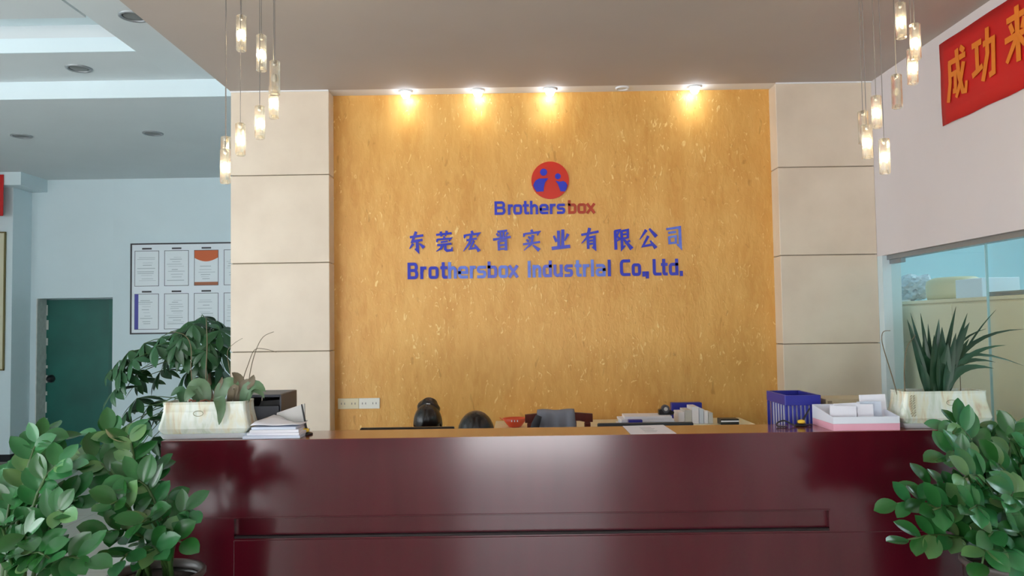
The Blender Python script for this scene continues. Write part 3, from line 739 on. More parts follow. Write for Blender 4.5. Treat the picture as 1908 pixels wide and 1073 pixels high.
ZZ = [leaf_mesh('zz_leaflet', 0.096, 0.060, 'zz_leaf', 0.22, 0.12, 0.52, 7, 0.62), leaf_mesh('zz_leaflet', 0.088, 0.062, 'zz_leaf', 0.30, 0.2, 0.55, 7, 0.6), leaf_mesh('zz_leaflet', 0.100, 0.055, 'zz_leaf', 0.18, -0.08, 0.5, 7, 0.65)]
ZZP = leaf_mesh('zz_leaflet', 0.094, 0.062, 'zz_leaf_pale', 0.2, 0.15, 0.52, 7, 0.62)
def zz_plant(label, cx, cy, rim_z, R, tips, seed, group):
    rr = random.Random(seed)
    t = empty('zz_plant', (cx, cy, 0), label, 'potted plant', group)
    obj('pot', lathe(BM(), (cx, cy, 0), [(R*0.66, 0), (R*0.70, 0.02), (R*0.86, rim_z*0.55), (R*0.97, rim_z-0.03), (R*0.97, rim_z-0.022), (R*0.9, rim_z-0.04), (R*0.88, rim_z-0.08)], 28), 'dark_pot', t, smooth=True)
    bm = BM(); pr = [(R*0.98, rim_z-0.028), (R*1.04, rim_z-0.016), (R*1.04, rim_z-0.004), (R, rim_z), (R*0.92, rim_z-0.004), (R*0.91, rim_z-0.03)]
    lathe(bm, (cx, cy, 0), pr, 28, caps=False); obj('pot_rim', bm, 'pot_rim', t, smooth=True)
    obj('soil', lathe(BM(), (cx, cy, 0), [(R*0.89, rim_z-0.055), (R*0.885, rim_z-0.04), (R*0.4, rim_z-0.03)], 24), 'soil', t, smooth=True)
    n = 0
    for px, py, dY in tips:
        a = rr.uniform(0, 6.28); q = rr.uniform(0.1, 0.5)*R
        tip = PY(px, py, cy + dY)
        b0 = Vector((cx+q*math.cos(a), cy+q*math.sin(a)*0.6, rim_z-0.035))
        mid = (b0*0.55 + tip*0.45); mid.z = max(b0.z, tip.z)*0.55 + max(b0.z, tip.z)*0.5 if tip.z > b0.z+0.12 else max(b0.z, tip.z)+0.16
        mid.z = min(mid.z, tip.z+0.16)
        pts = bez(b0, mid, tip, 12)
        Lg = sum((pts[i+1]-pts[i]).length for i in range(12))
        st = obj('stem', tube(BM(), pts[::2], [0.0085-0.0055*i/6 for i in range(7)], 6), 'zz_stem', t, smooth=True)
        pairs = max(4, min(8, int(Lg*0.66/0.046)))
        for k in range(pairs+1):
            f = 0.34 + 0.66*k/pairs
            i = min(11, int(f*12)); p = pts[i].lerp(pts[i+1], f*12-i) if i < 12 else pts[12]
            tg = (pts[min(12, i+1)]-pts[max(0, i-1)]).normalized()
            side = tg.cross(Vector((0, -0.75, 0.65))).normalized()
            for s in ((-1, 1) if k < pairs else (0,)):
                d = tg*(0.62 if s else 1.0) + side*s*rr.uniform(0.65, 1.0) + Vector((rr.uniform(-.2, .2), rr.uniform(-.35, .15), rr.uniform(-.1, .35)))
                up = Vector((rr.uniform(-.5, .5), -0.75+rr.uniform(-.4, .4), 0.8+rr.uniform(-.3, .3)))
                me = ZZP if rr.random() < 0.12 else rr.choice(ZZ)
                inst('leaf', me, t, frame(p, d, up), rr.uniform(0.8, 1.12)*(0.85 if k == 0 else 1)); n += 1
    return t
R_ = 0.16
zz_plant('bushy glossy-leaved potted plant standing against the end of the desk', -1.28, 2.88, 0.70, R_,
  [(232,812,0.1),(180,806,0.2),(352,955,-.05),(338,1010,-.15),(286,880,0.12),(312,935,0.05),(245,900,-.1),(150,855,0.1),(262,975,-.22),(206,940,-.2),(296,1030,-.22),(180,1000,-.25),(225,1045,-.28)], 11, 'glossy-leaved plants before the desk')
zz_plant('bushy glossy-leaved potted plant beside the hall floor, clear of the desk', -1.66, 2.70, 0.66, R_,
  [(25,925,0.05),(88,815,0.1),(122,868,0.0),(-5,985,-.1),(48,1005,-.2),(118,955,-.1),(5,1045,-.2),(92,1040,-.25),(160,1045,-.2),(-30,905,0.15),(55,880,0.15),(150,930,.05)], 12, 'glossy-leaved plants before the desk')
zz_plant('bushy glossy-leaved potted plant below the strap-leaved planter at the counter end', 1.735, 2.88, 0.70, R_,
  [(1770,795,0.05),(1832,812,0.15),(1895,800,0.1),(1912,838,-.1),(1672,938,0.05),(1712,905,0.1),(1762,850,-.05),(1795,890,-.15),(1852,868,-.05),(1692,1005,-.1),(1738,950,-.15),(1885,925,-.2),(1806,950,-.25),(1842,1000,-.25),(1905,1000,-.2),(1940,900,0.1),(1955,965,0),(1945,850,0.1),(1850,930,-.2),(1868,1030,-.27),(1895,1050,-.25),(1830,1050,-.28)], 13, 'glossy-leaved plants before the desk')

# tall money tree behind the desk's end, half hidden by the stone pillar
PA = [leaf_mesh('pachira_leaflet', 0.20, 0.072, 'pachira_leaf', 0.2, 0.25, 0.58), leaf_mesh('pachira_leaflet', 0.17, 0.066, 'pachira_leaf', 0.25, 0.4, 0.55), leaf_mesh('pachira_leaflet', 0.21, 0.068, 'pachira_leaf', 0.15, 0.1, 0.6)]
tb = PY(392, 860, 6.25)
tree = empty('money_tree', (tb.x, 6.25, 0), 'tall dark green money tree with drooping fingered leaves behind the desk', 'potted tree')
obj('pot', lathe(BM(), (tb.x, 6.25, 0), [(0.13, 0), (0.14, 0.02), (0.18, 0.33), (0.19, 0.335), (0.19, 0.36), (0.17, 0.36), (0.165, 0.30)], 28), 'dark_pot', tree, smooth=True)
obj('soil', lathe(BM(), (tb.x, 6.25, 0.30), [(0.165, 0), (0.16, 0.015), (0.05, 0.02)], 20), 'soil', tree, smooth=True)
top = PY(384, 640, 6.25)
trunk_pts = [Vector((tb.x, 6.25, 0.31)), Vector((tb.x+0.02, 6.25, 0.8)), Vector((tb.x-0.015, 6.25, 1.15)), Vector((top.x, 6.25, top.z))]
obj('trunk', tube(BM(), trunk_pts, [0.034, 0.028, 0.022, 0.014], 8), 'bark', tree, smooth=True)
rr = random.Random(5)
cl = [(375,590,0.0),(350,600,-.1),(405,598,.1),(330,618,-.15),(300,628,-.1),(420,628,.1),(365,625,-.2),(392,640,-.25),(268,640,-.1),(240,655,-.05),(345,650,-.2),(318,655,.1),
      (222,672,0),(205,690,.05),(258,690,.1),(372,672,-.1),(405,672,.05),(418,690,.15),(352,690,.1),(300,690,.15),(232,700,-.1),(212,728,-.1),(262,706,.2),(388,612,.2),
      (255,742,.1),(280,752,.15),(235,768,.1),(272,782,.05),(298,768,.2),(245,800,.1),(285,815,.15),(262,832,.1),(225,800,.2),(300,835,.2),(395,700,.1),(412,655,-.1),(340,630,-.25),(382,655,-.3),(360,605,-.2),(410,615,-.2),(330,640,-.25),(225,690,-.15),(248,670,-.2),(290,645,-.2)]
for px, py, dY in cl:
    hub = PY(px, py, 6.25+dY)
    root = trunk_pts[-1].lerp(trunk_pts[2], rr.uniform(0, 0.6)) if py < 730 else trunk_pts[2].lerp(trunk_pts[1], rr.uniform(0.2, 1))
    mid = (root+hub)/2; mid.z = max(root.z, hub.z) + rr.uniform(0.02, 0.12)
    obj('leaf_stalk', tube(BM(), bez(root, mid, hub, 6), [0.005, 0.0045, 0.004, 0.0038, 0.0035, 0.003, 0.003], 5), 'zz_stem', tree, smooth=True)
    out = (hub-root); out.z *= 0.3; out = out.normalized() if out.length > 0.02 else Vector((0, -1, 0))
    ax = (Vector((0, -0.35, 0.8)) + out*0.6).normalized()
    u = ax.cross(Vector((0.3, 0.2, 1))).normalized(); v = ax.cross(u)
    n = rr.choice((6, 7)); a0 = rr.uniform(0, 6.28); s = rr.uniform(0.75, 1.1)
    for k in range(n):
        a = a0 + 6.28*k/n + rr.uniform(-.12, .12)
        d = u*math.cos(a) + v*math.sin(a) + Vector((0, 0, -rr.uniform(0.25, 0.75)))
        inst('leaf', rr.choice(PA), tree, frame(hub, d, ax), s*rr.uniform(0.8, 1.05))

# rectangular marbled planters on trays on the counter
def marble():
    m = mat('marbled_glaze', (226, 232, 214), 0.25, rgb2=(240, 240, 228), scale=5, coat=0.3)
    nt = m.node_tree; N = nt.nodes; L = nt.links; b = N['Principled BSDF']
    tc = N.new('ShaderNodeTexCoord'); mp = N.new('ShaderNodeMapping'); mp.inputs['Scale'].default_value = (2.2, 2, 0.5); mp.inputs['Rotation'].default_value = (0, 0.5, 0)
    L.new(tc.outputs['Object'], mp.inputs['Vector'])
    nz = N.new('ShaderNodeTexNoise'); nz.inputs['Scale'].default_value = 9; nz.inputs['Detail'].default_value = 3; nz.inputs['Distortion'].default_value = 1.2
    L.new(mp.outputs['Vector'], nz.inputs['Vector'])
    r = N.new('ShaderNodeValToRGB'); e = r.color_ramp.elements
    e[0].position = 0.30; e[0].color = (*lin((204, 216, 192)), 1); e[1].position = 0.46; e[1].color = (*lin((236, 242, 232)), 1)
    x = e.new(0.60); x.color = (*lin((234, 232, 206)), 1); x = e.new(0.70); x.color = (*lin((216, 192, 160)), 1); x = e.new(0.76); x.color = (*lin((228, 224, 204)), 1)
    L.new(nz.outputs['Fac'], r.inputs['Fac']); L.new(r.outputs['Color'], b.inputs['Base Color'])
marble()
mat('tray_white', (226, 236, 240), 0.3); mat('relief_beige', (178, 172, 146), 0.6, vary=0.1, scale=30); mat('label_gold', (150, 148, 116), 0.4)
def rrect(hw, hd, z, r=0.012, n=3):
    pts = []
    for sx, sy, a in ((1,1,0),(-1,1,90),(-1,-1,180),(1,-1,270)):
        for i in range(n+1):
            q = math.radians(a+90*i/n); pts.append(Vector((sx*(hw-r)+r*math.cos(q), sy*(hd-r)+r*math.sin(q), z)))
    return pts
def planter(px, label, oval_px, rz, relief):
    c = PY(px, 800, 3.41); cx, cy = c.x, 3.405
    M = Matrix.Translation((cx, cy, ZD)) @ Matrix.Rotation(rz, 4, 'Z')
    bm = BM(); prev = None
    for hw, hd, z in ((0.168,0.072,0.001),(0.178,0.080,0.018),(0.180,0.082,0.022),(0.176,0.078,0.022),(0.168,0.072,0.010)):
        rg = [bm.verts.new(M @ p) for p in rrect(hw, hd, z)]
        if prev: bridge(bm, prev, rg)
        else: bm.faces.new(rg[::-1])
        prev = rg
    bm.faces.new(prev)
    tr = tag(obj('planter_tray', bm, 'tray_white'), 'shallow pale tray under the ' + label[0], 'tray', 'trays under the planters')
    t = empty('planter', (cx, cy, ZD+0.011), label[1], 'potted plant', 'marbled planters on the counter')
    bm = BM(); prev = None
    prof = [(0.158,0.066,0.011),(0.178,0.076,0.030),(0.186,0.080,0.042),(0.178,0.074,0.075),(0.170,0.070,0.110),(0.168,0.069,0.140),(0.170,0.071,0.151),(0.160,0.062,0.151),(0.160,0.062,0.115)]
    for hw, hd, z in prof:
        rg = [bm.verts.new(M @ p) for p in rrect(hw, hd, z, 0.014)]
        if prev: bridge(bm, prev, rg)
        else: bm.faces.new(rg[::-1])
        prev = rg
    obj('pot', bm, 'marbled_glaze', t, smooth=False)
    bm = BM(); a = [bm.verts.new(M @ p) for p in rrect(0.159, 0.061, 0.116)]; b = [bm.verts.new(M @ p) for p in rrect(0.158, 0.060, 0.128)]
    bridge(bm, a, b); bm.faces.new(b); bm.faces.new(a[::-1]); obj('soil', bm, 'soil', t)
    ox = oval_px
    bm = BM(); y0 = -0.0722
    ov = [(ox + 0.020*math.cos(i*math.pi/12), 0.104+0.011*math.sin(i*math.pi/12)) for i in range(24)]
    ribbon(bm, ov, 0.0022, lambda x, y, h: M @ Vector((x, -0.0715 - (0.110-y)*0.115 - 0.002 - h, y)), 0.0012, True)
    obj('oval_mark', bm, 'label_gold', t)
    if relief:
        bm = BM(); rr = random.Random(2)
        for i in range(9):
            z0 = 0.05 + i*0.0098; xx = -0.148
            yy = -0.0715 - max(0, 0.112-z0)*0.125
            for k in range(2):
                tube(bm, [M @ Vector((xx+k*0.011+rr.uniform(-.002,.002), yy-0.0045, z0)), M @ Vector((xx+0.008+k*0.011, yy-0.0045, z0+0.008))], 0.0022, 5)
        obj('relief_band', bm, 'relief_beige', t)['kind'] = 'stuff'
    return t, M
pl1, M1 = planter(391, ('planter with grey-green broad leaves', 'marbled rectangular planter with broad drooping grey-green leaves and dry stalks'), -0.02, 0.03, False)
pl2, M2 = planter(1748, ('planter with dark strap leaves', 'marbled rectangular planter with a tuft of dark strap leaves'), 0.02, -0.03, True)

def strap(parent, pts, w, m, th=0.0, name='leaf', taper=0.75, fold=0.25, up=(0,-0.6,0.8)):
    """long leaf blade along world points, folded along the middle"""
    bm = BM(); n = len(pts); rows = []
    for i, p in enumerate(pts):
        t = i/(n-1); d = (pts[min(n-1, i+1)]-pts[max(0, i-1)]).normalized()
        y = Vector(up).cross(d); y = y.normalized() if y.length > 1e-3 else Vector((1,0,0)); z = d.cross(y)
        ww = w/2*(min(1, 0.45+t*2.2) if t < 0.25 else 1)*(1-max(0, (t-(1-taper))/taper)**1.8) + 0.0004
        rows.append([bm.verts.new(p + y*(s*ww) + z*(abs(s)*ww*fold)) for s in (-1, -0.5, 0, 0.5, 1)])
    for a, c in zip(rows[:-1], rows[1:]):
        for k in range(4): bm.faces.new((a[k], c[k], c[k+1], a[k+1]))
    return obj(name, bm, m, parent, smooth=True)
rr = random.Random(9)
for i, (zx, zy, w, bend, dY, cx_) in enumerate([(295,522,.028,.1,0,395),(312,490,.022,.05,.03,400),(362,490,.02,.0,.04,410),(455,520,.032,-.02,-.02,430),(540,458,.02,.03,.04,450),(597,492,.02,.05,.02,470),
        (608,537,.040,.12,-.02,470),(690,570,.012,.35,.03,470),(605,620,.030,.12,0,480),(740,475,.008,.1,.05,480),(880,572,.016,.30,.02,470),(790,652,.020,.30,-.02,480),(730,768,.030,.38,-.05,470),(884,757,.016,.5,0,480),
        (738,737,.024,.45,-.02,480),(360,740,.03,.05,-.04,400),(470,560,.045,.02,-.03,455),(430,600,.042,-.02,-.04,420),(500,640,.046,.05,-.05,470),(400,545,.02,.0,.02,415),(540,590,.03,.05,-.03,470),(380,590,.035,.03,.0,410)]):
    tip = PY(1580+zx/2.683, 400+zy/2.683, 3.42+dY)
    b0 = PY(1580+cx_/2.683, 728, 3.40); b0 = Vector((b0.x, 3.395+rr.uniform(-.02, .02), ZD+0.126))
    mid = b0.lerp(tip, 0.5) + Vector((-(tip.x-b0.x)*bend, 0, abs(tip.x-b0.x)*bend*1.1 + 0.01))
    strap(pl2, bez(b0, mid, tip, 9), w*1.3, 'strap_leaf', up=(rr.uniform(-.3,.3), -0.9, 0.45))
def stalk(parent, pix, Yp, r=0.0018, m='dry_stalk'):
    P = [PY(x, y, Yp) for x, y in pix]; P[0].z = ZD+0.126
    pts = []
    for i in range(len(P)-1):
        for k in range(4):
            t = k/4; a = P[max(0,i-1)]; b = P[i]; c = P[i+1]; d = P[min(len(P)-1, i+2)]
            pts.append(0.5*((2*b) + (c-a)*t + (2*a-5*b+4*c-d)*t*t + (3*b-a-3*c+d)*t**3))
    pts.append(P[-1])
    obj('stalk', tube(BM(), pts, [r*(1-0.5*i/len(pts)) for i in range(len(pts))], 5), m, parent, smooth=True)
stalk(pl2, [(1672,728),(1662,700),(1648,655),(1643,632),(1646,618),(1659,616)], 3.41, 0.0026)
stalk(pl2, [(1686,727),(1685,690),(1688,655),(1694,640),(1706,624)], 3.41, 0.003)
stalk(pl2, [(1790,727),(1789,700),(1787,668)], 3.42, 0.002)
# plant in the other planter
for pix, w, m, dY in [([(372,742),(362,728),(352,735),(344,748)], .05, 'grey_leaf', -.04), ([(385,742),(378,722),(362,716),(348,726)], .06, 'grey_leaf', 0), 
                      ([(405,742),(416,722),(432,712),(446,718)], .055, 'grey_leaf', 0), ([(440,738),(446,718),(442,702),(432,694)], .045, 'brown_leaf', .01), ([(448,738),(455,722),(468,712),(473,698)], .05, 'brown_leaf', -.01),
                      ([(450,740),(462,724),(480,718),(495,730)], .05, 'grey_leaf', -.02), ([(402,742),(408,742),(412,765),(408,792)], .045, 'grey_leaf', -.095), ([(398,742),(404,728),(412,712),(414,702)], .02, 'brown_leaf', 0),
                      ([(455,740),(470,728),(486,732),(492,742)], .025, 'grey_leaf', -.03), ([(345,742),(338,730),(330,728),(318,738)], .04, 'pachira_leaf', .02), ([(425,742),(432,728),(440,722),(440,738)], .03, 'brown_leaf', -.02)]:
    P = [PY(x, y, 3.40+dY*0.5+dY*0.5*(i > 1)) for i, (x, y) in enumerate(pix)]
    P[0] = Vector((P[0].x, 3.40, ZD+0.127))
    pts = []
    for i in range(3):
        for k in range(3):
            t = k/3; a = P[max(0,i-1)]; b = P[i]; c = P[i+1]; d = P[min(3, i+2)]
            pts.append(0.5*((2*b) + (c-a)*t + (2*a-5*b+4*c-d)*t*t + (3*b-a-3*c+d)*t**3))
    pts.append(P[-1])
    strap(pl1, pts, w, m, taper=0.6, fold=0.2, up=(0.2, -0.85, 0.5))
for k in range(22):
    x = rr.uniform(-0.06, 0.06); y = rr.uniform(-0.05, 0.03)
    b0 = M1 @ Vector((x, y, 0.125)); tp = b0 + Vector((rr.uniform(-.025, .025), rr.uniform(-.02, .02), rr.uniform(.015, .05)))
    e = tp + Vector((rr.uniform(-.02, .02), rr.uniform(-.02, .01), -rr.uniform(0, .03)))
    obj('root', tube(BM(), bez(b0, tp + Vector((0,0,.01)), e, 4), 0.0032, 5), 'root', pl1, smooth=True)
stalk(pl1, [(449,738),(452,712),(462,680),(474,652),(492,650),(515,656)], 3.40, 0.0022)
stalk(pl1, [(461,735),(465,700),(476,655),(490,628),(510,618)], 3.41, 0.0022)
stalk(pl1, [(438,735),(428,690),(424,655),(436,640),(452,630)], 3.42, 0.0016)
stalk(pl1, [(384,735),(384,690),(386,640),(384,592)], 3.43, 0.0030)
stalk(pl1, [(362,735),(356,690),(356,648),(345,625),(318,617)], 3.42, 0.0022)

# ------------------------------------------------------------------ things on the counter
mat('paper', (238, 238, 246), 0.7); mat('paper_grey', (206, 204, 200), 0.7); mat('paper_cool', (214, 224, 240), 0.7)
mat('black_plastic', (26, 27, 31), 0.35); mat('dark_grey', (78, 82, 92), 0.45); mat('ink', (150, 156, 170), 0.7)
mat('yellow_plastic', (238, 200, 60), 0.4); mat('blue_plastic', (36, 42, 150), 0.35); mat('light_blue', (52, 120, 200), 0.4)
mat('pink_card', (240, 176, 196), 0.6); mat('white_card', (236, 240, 250), 0.55); mat('carton', (196, 182, 150), 0.7); mat('carton_dark', (150, 134, 112), 0.7)
mat('red_plastic', (226, 84, 52), 0.35); mat('monitor_grey', (52, 58, 62), 0.45)
mat('cream_wood', (232, 222, 190), 0.4); mat('chair_wood', (96, 34, 22), 0.3, vary=0.15, scale=6, stretch=(6,1,1)); mat('jacket_grey', (126, 130, 142), 0.85, vary=0.12, scale=9); mat('jacket_dark', (56, 58, 64), 0.85)
def cx(px, Y): return PY(px, 700, Y).x
def cz(px, py, Y): return PY(px, py, Y).z

# pile of papers beside the planter
z = ZD + 0.0005
for i, (a, c, y0, y1, h, rz, m, lab) in enumerate([(462,566,3.30,3.44,0.012,0.02,'paper_cool','pale blue-white booklet at the bottom of the paper pile'), (470,567,3.305,3.45,0.011,-0.05,'paper','white booklet second from the bottom of the paper pile'),
                                         (474,562,3.30,3.45,0.012,0.06,'paper','thick white booklet in the middle of the paper pile'), (478,560,3.305,3.44,0.010,-0.03,'paper_cool','pale booklet just under the top of the paper pile')]):
    xa, xb = cx(a, 3.37), cx(c, 3.37)
    tag(boxo('booklet', (xa, y0, z), (xb, y1, z+h), m, rz=rz, bev=0.001, seg=1), lab, 'booklet', 'papers piled beside the planter'); z += h + 0.0006
# crumpled top sheet: a small tent
bm = BM(); A = []
for i in range(8):
    x = cx(476, 3.37) + (cx(566, 3.37)-cx(476, 3.37))*i/7
    row = []
    for k in range(5):
        y = 3.305 + 0.13*k/4
        row.append(bm.verts.new((x, y, z + 0.002 + 0.030*max(0, 1-abs(i-1.7)/2.6)*(k/4) + 0.006*math.sin(i*1.3+k)*(0.3+0.7*k/4) + 0.006)))
    A.append(row)
for a, c in zip(A[:-1], A[1:]):
    for k in range(4): bm.faces.new((a[k], c[k], c[k+1], a[k+1]))
o = obj('loose_sheet', bm, 'paper', smooth=True); o.modifiers.new('thickness', 'SOLIDIFY').thickness = 0.0012
tag(o, 'crumpled white sheet peaking on top of the paper pile', 'paper', 'papers piled beside the planter')
# grey envelope box leaning behind
pts = [PY(510, 790, 3.455), PY(569, 790, 3.455), PY(567, 752, 3.455), PY(516, 769, 3.455)]
for p in pts[:2]: p.z = ZD+0.001
tag(obj('envelope', prism(BM(), [Vector((p.x, 3.455, p.z)) for p in pts], (0,0,0), (0,0.012,0)), 'paper_grey'), 'grey-white slanted card envelope standing behind the paper pile', 'envelope')
# black two-tier document tray
YT0, YT1 = 3.475, 3.72
t = empty('document_tray', (cx(515, 3.6), 3.6, 0.75), 'black and grey stacked document tray behind the paper pile', 'document tray')
xa, xb = cx(462, 3.6), cx(553, 3.8)-0.008; zt = cz(515, 733, 3.6)
YT0, YT1 = 3.548, 3.80
for k, (zz, m) in enumerate(((0.7505, 'black_plastic'), (0.93, 'dark_grey'), (zt-0.10, 'dark_grey'), (zt-0.012, 'dark_grey'))):
    obj('tray', box(BM(), (xa, YT0, zz), (xb, YT1, zz+0.012), 0.002, 1), m, t)
obj('side', box(BM(), (xa-0.008, YT0, 0.7505), (xa-0.0005, YT1, zt), 0.002, 1), 'black_plastic', t)
obj('side', box(BM(), (xb+0.0005, YT0, 0.7505), (xb+0.008, YT1, zt), 0.002, 1), 'dark_grey', t)
obj('tray_front', box(BM(), (xa+0.001, YT0-0.006, zt-0.16), (xb-0.001, YT0-0.0005, zt-0.05), 0.001, 1), 'dark_grey', t)
obj('back', box(BM(), (xa, YT1+0.0005, 0.7505), (xb, YT1+0.006, zt), 0.001, 1), 'black_plastic', t)
tag(obj('folder', prism(BM(), [Vector((xa+0.002, YT0+0.02, zt-0.0855)), Vector((xb-0.002, YT0+0.02, zt-0.0855)), Vector((xb-0.002, YT0+0.02, zt-0.025)), Vector((xa+0.07, YT0+0.02, zt-0.03)), Vector((xa+0.05, YT0+0.02, zt-0.07))], (0,0,0), (0,0.2,0)), 'black_plastic'),
    'crumpled black folder lying in the document tray', 'folder')

def pen_stand(label, base, tip, cord, Y, group):
    t = empty('counter_pen', (base.x, Y, ZD), label, 'pen', group)
    obj('stand', lathe(BM(), (base.x, Y, ZD), [(0.024, 0.0005), (0.025, 0.004), (0.022, 0.008), (0.010, 0.012)], 20), 'black_plastic', t, smooth=True)
    obj('stand_top', lathe(BM(), (base.x-0.004, Y-0.012, ZD+0.0125), [(0.012, 0), (0.017, 0.004), (0.014, 0.013), (0.004, 0.016)], 16), 'yellow_plastic', t, smooth=True)
    v = tip-Vector((base.x, Y, ZD+0.012))
    obj('pen', tube(BM(), [Vector((base.x, Y, ZD+0.012))+v*f for f in (0, 0.12, 0.16, 0.9, 1)], [0.003, 0.006, 0.0045, 0.0035, 0.0025], 8), 'black_plastic', t, smooth=True)
    if cord:
        P = [Vector(p) for p in cord]; pts = []
        for i in range(len(P)-1):
            for k in range(5):
                u = k/5; a = P[max(0,i-1)]; b = P[i]; c = P[i+1]; d = P[min(len(P)-1, i+2)]
                pts.append(0.5*((2*b) + (c-a)*u + (2*a-5*b+4*c-d)*u*u + (3*b-a-3*c+d)*u**3))
        pts.append(P[-1]); obj('cord', tube(BM(), pts, 0.0035, 6), 'black_plastic', t, smooth=True)
b = PY(572, 803, 3.42); pen_stand('black counter pen on a yellow stand beside the paper pile', b, PY(562, 753, 3.42), None, 3.42, 'counter pens')
b = PY(1493, 789, 3.47); q = lambda x, y: PY(x, y, 3.47)
pen_stand('black counter pen on a yellow stand with looped cord by the blue basket', b, PY(1509, 760, 3.47),
          [(q(1486,0).x, 3.46, ZD+0.006), (q(1468,0).x, 3.45, ZD+0.0045), (q(1452,0).x, 3.45, ZD+0.006), (q(1440,0).x, 3.48, ZD+0.022), (q(1426,0).x, 3.47, ZD+0.016), (q(1421,0).x, 3.44, ZD+0.005), (q(1436,0).x, 3.42, ZD+0.0045)], 3.47, 'counter pens')

# printed sheet lying on the counter
c4 = [PZ(1160, 794, ZD), PZ(1236, 792, ZD), PZ(1264, 810.2, ZD), PZ(1178, 811.6, ZD)]
t = empty('printed_sheet', ((c4[0].x+c4[2].x)/2, (c4[0].y+c4[2].y)/2, ZD), 'white printed sheet lying flat on the bare counter', 'paper')
bm = BM(); prism(bm, [Vector((p.x, max(p.y, YD+0.004), ZD+0.0006)) for p in c4], (0,0,0), (0,0,0.0008)); obj('sheet', bm, 'paper', t)
bm = BM()
for k in range(5):
    f = 0.25+0.11*k; a = c4[0].lerp(c4[3], f).lerp(c4[1].lerp(c4[2], f), 0.35); e = c4[0].lerp(c4[3], f).lerp(c4[1].lerp(c4[2], f), 0.62+0.05*(k % 2))
    box(bm, (a.x, a.y-0.004, ZD+0.00145), (e.x, a.y+0.004, ZD+0.0016))
obj('print', bm, 'ink', t)

# pink and white leaflet box with leaflets
X0, X1, Y0_, Y1_ = 1.285, 1.555, 3.295, 3.525
t = empty('leaflet_box', ((X0+X1)/2, (Y0_+Y1_)/2, ZD), 'white and pink cardboard box filled with leaflets on the counter', 'box')
hf, hb, hp = 0.056, 0.086, 0.028
def wallp(name, poly, d, m): obj(name, prism(BM(), [Vector(p) for p in poly], (0,0,0), d), m, t)
g = 0.0004
for z0, z1, m in ((ZD+g, ZD+hp, 'pink_card'), (ZD+hp+g, ZD+hf, 'white_card')):
    wallp('front_wall', [(X0, Y0_, z0), (X1, Y0_, z0), (X1, Y0_, z1), (X0, Y0_, z1)], (0, 0.003, 0), m)
for x in (X0, X1-0.003):
    wallp('side_wall', [(x, Y0_+0.0032, ZD+g), (x, Y1_-0.0032, ZD+g), (x, Y1_-0.0032, ZD+hp), (x, Y0_+0.0032, ZD+hp)], (0.003, 0, 0), 'pink_card')
    wallp('side_wall', [(x, Y0_+0.0032, ZD+hp+g), (x, Y1_-0.0032, ZD+hp+g), (x, Y1_-0.0032, ZD+hb), (x, Y0_+0.0032, ZD+hf)], (0.003, 0, 0), 'white_card')
wallp('back_wall', [(X0, Y1_-0.003, ZD+g), (X1, Y1_-0.003, ZD+g), (X1, Y1_-0.003, ZD+hb), (X0, Y1_-0.003, ZD+hb)], (0, 0.003, 0), 'white_card')
wallp('floor_board', [(X0+0.004, Y0_+0.004, ZD+g), (X1-0.004, Y0_+0.004, ZD+g), (X1-0.004, Y1_-0.004, ZD+g), (X0+0.004, Y1_-0.004, ZD+g)], (0, 0, 0.003), 'white_card')
def card(name, a, c, ytop, Y, th, lean, m, lab, cat, group, foot=ZD+0.0045, rot=0.0):
    """thin upright card whose top edge shows at ytop"""
    xa, xb = cx(a, Y), cx(c, Y); h = cz((a+c)/2, ytop, Y) - foot
    bm = box(BM(), (-(xb-xa)/2, 0, 0), ((xb-xa)/2, th, h), 0.0008, 1)
    M = Matrix.Translation(((xa+xb)/2, Y, foot)) @ Matrix.Rotation(rot, 4, 'Y') @ Matrix.Rotation(lean, 4, 'X')
    return tag(obj(name, bm, m, M=M), lab, cat, group)
G_ = 'leaflets in the pink and white box'
for a, c, yt, Y, m, lab, rot in ((1546,1594,756,3.335,'paper','small white leaflet bundle just behind the low front of the box',0.03),(1556,1604,751,3.362,'paper','white leaflet bundle at the middle row of the box',-0.04),
                              (1596,1626,753,3.349,'paper','narrow white leaflet between two bundles in the box',0.02),(1598,1642,748,3.378,'paper_cool','bluish white leaflet in the box, in front of the tall one',0.0),
                              (1604,1652,735,3.415,'paper','tall white leaflet standing highest in the box',-0.02),(1624,1650,741,3.455,'paper_cool','tall bluish leaflet at the planter side of the box',0.0)):
    card('leaflet', a, c, yt, Y, 0.010, -0.10, m, lab, 'leaflet', G_, rot=rot)

# tall blue slotted basket and cartons standing on the work top behind the counter
xa, xb, ya, yb2 = cx(1463, 3.58), cx(1524, 3.58), 3.575, 3.83
zt2 = cz(1490, 736, 3.58)
t = empty('slotted_basket', ((xa+xb)/2, (ya+yb2)/2, 0.75), 'tall blue plastic basket with slotted sides behind the counter', 'basket')
def bsk(n, lo, hi): obj(n, box(BM(), lo, hi, 0.002, 1), 'blue_plastic', t)
bsk('rim', (xa-0.006, ya-0.006, zt2-0.045), (xb+0.006, ya+0.004, zt2)); bsk('rim', (xa-0.006, yb2-0.004, zt2-0.045), (xb+0.006, yb2+0.006, zt2))
bsk('rim', (xa-0.006, ya+0.0045, zt2-0.045), (xa+0.004, yb2-0.0045, zt2)); bsk('rim', (xb-0.004, ya+0.0045, zt2-0.045), (xb+0.006, yb2-0.0045, zt2))
bsk('base', (xa, ya, 0.7505), (xb, yb2, 0.76))
for k in range(9):
    x = xa + (xb-xa)*k/8
    for y in (ya, yb2-0.003):
        bsk('slat', (x-0.0065, y-0.001, 0.7605), (x+0.0065, y+0.003, zt2-0.0455))
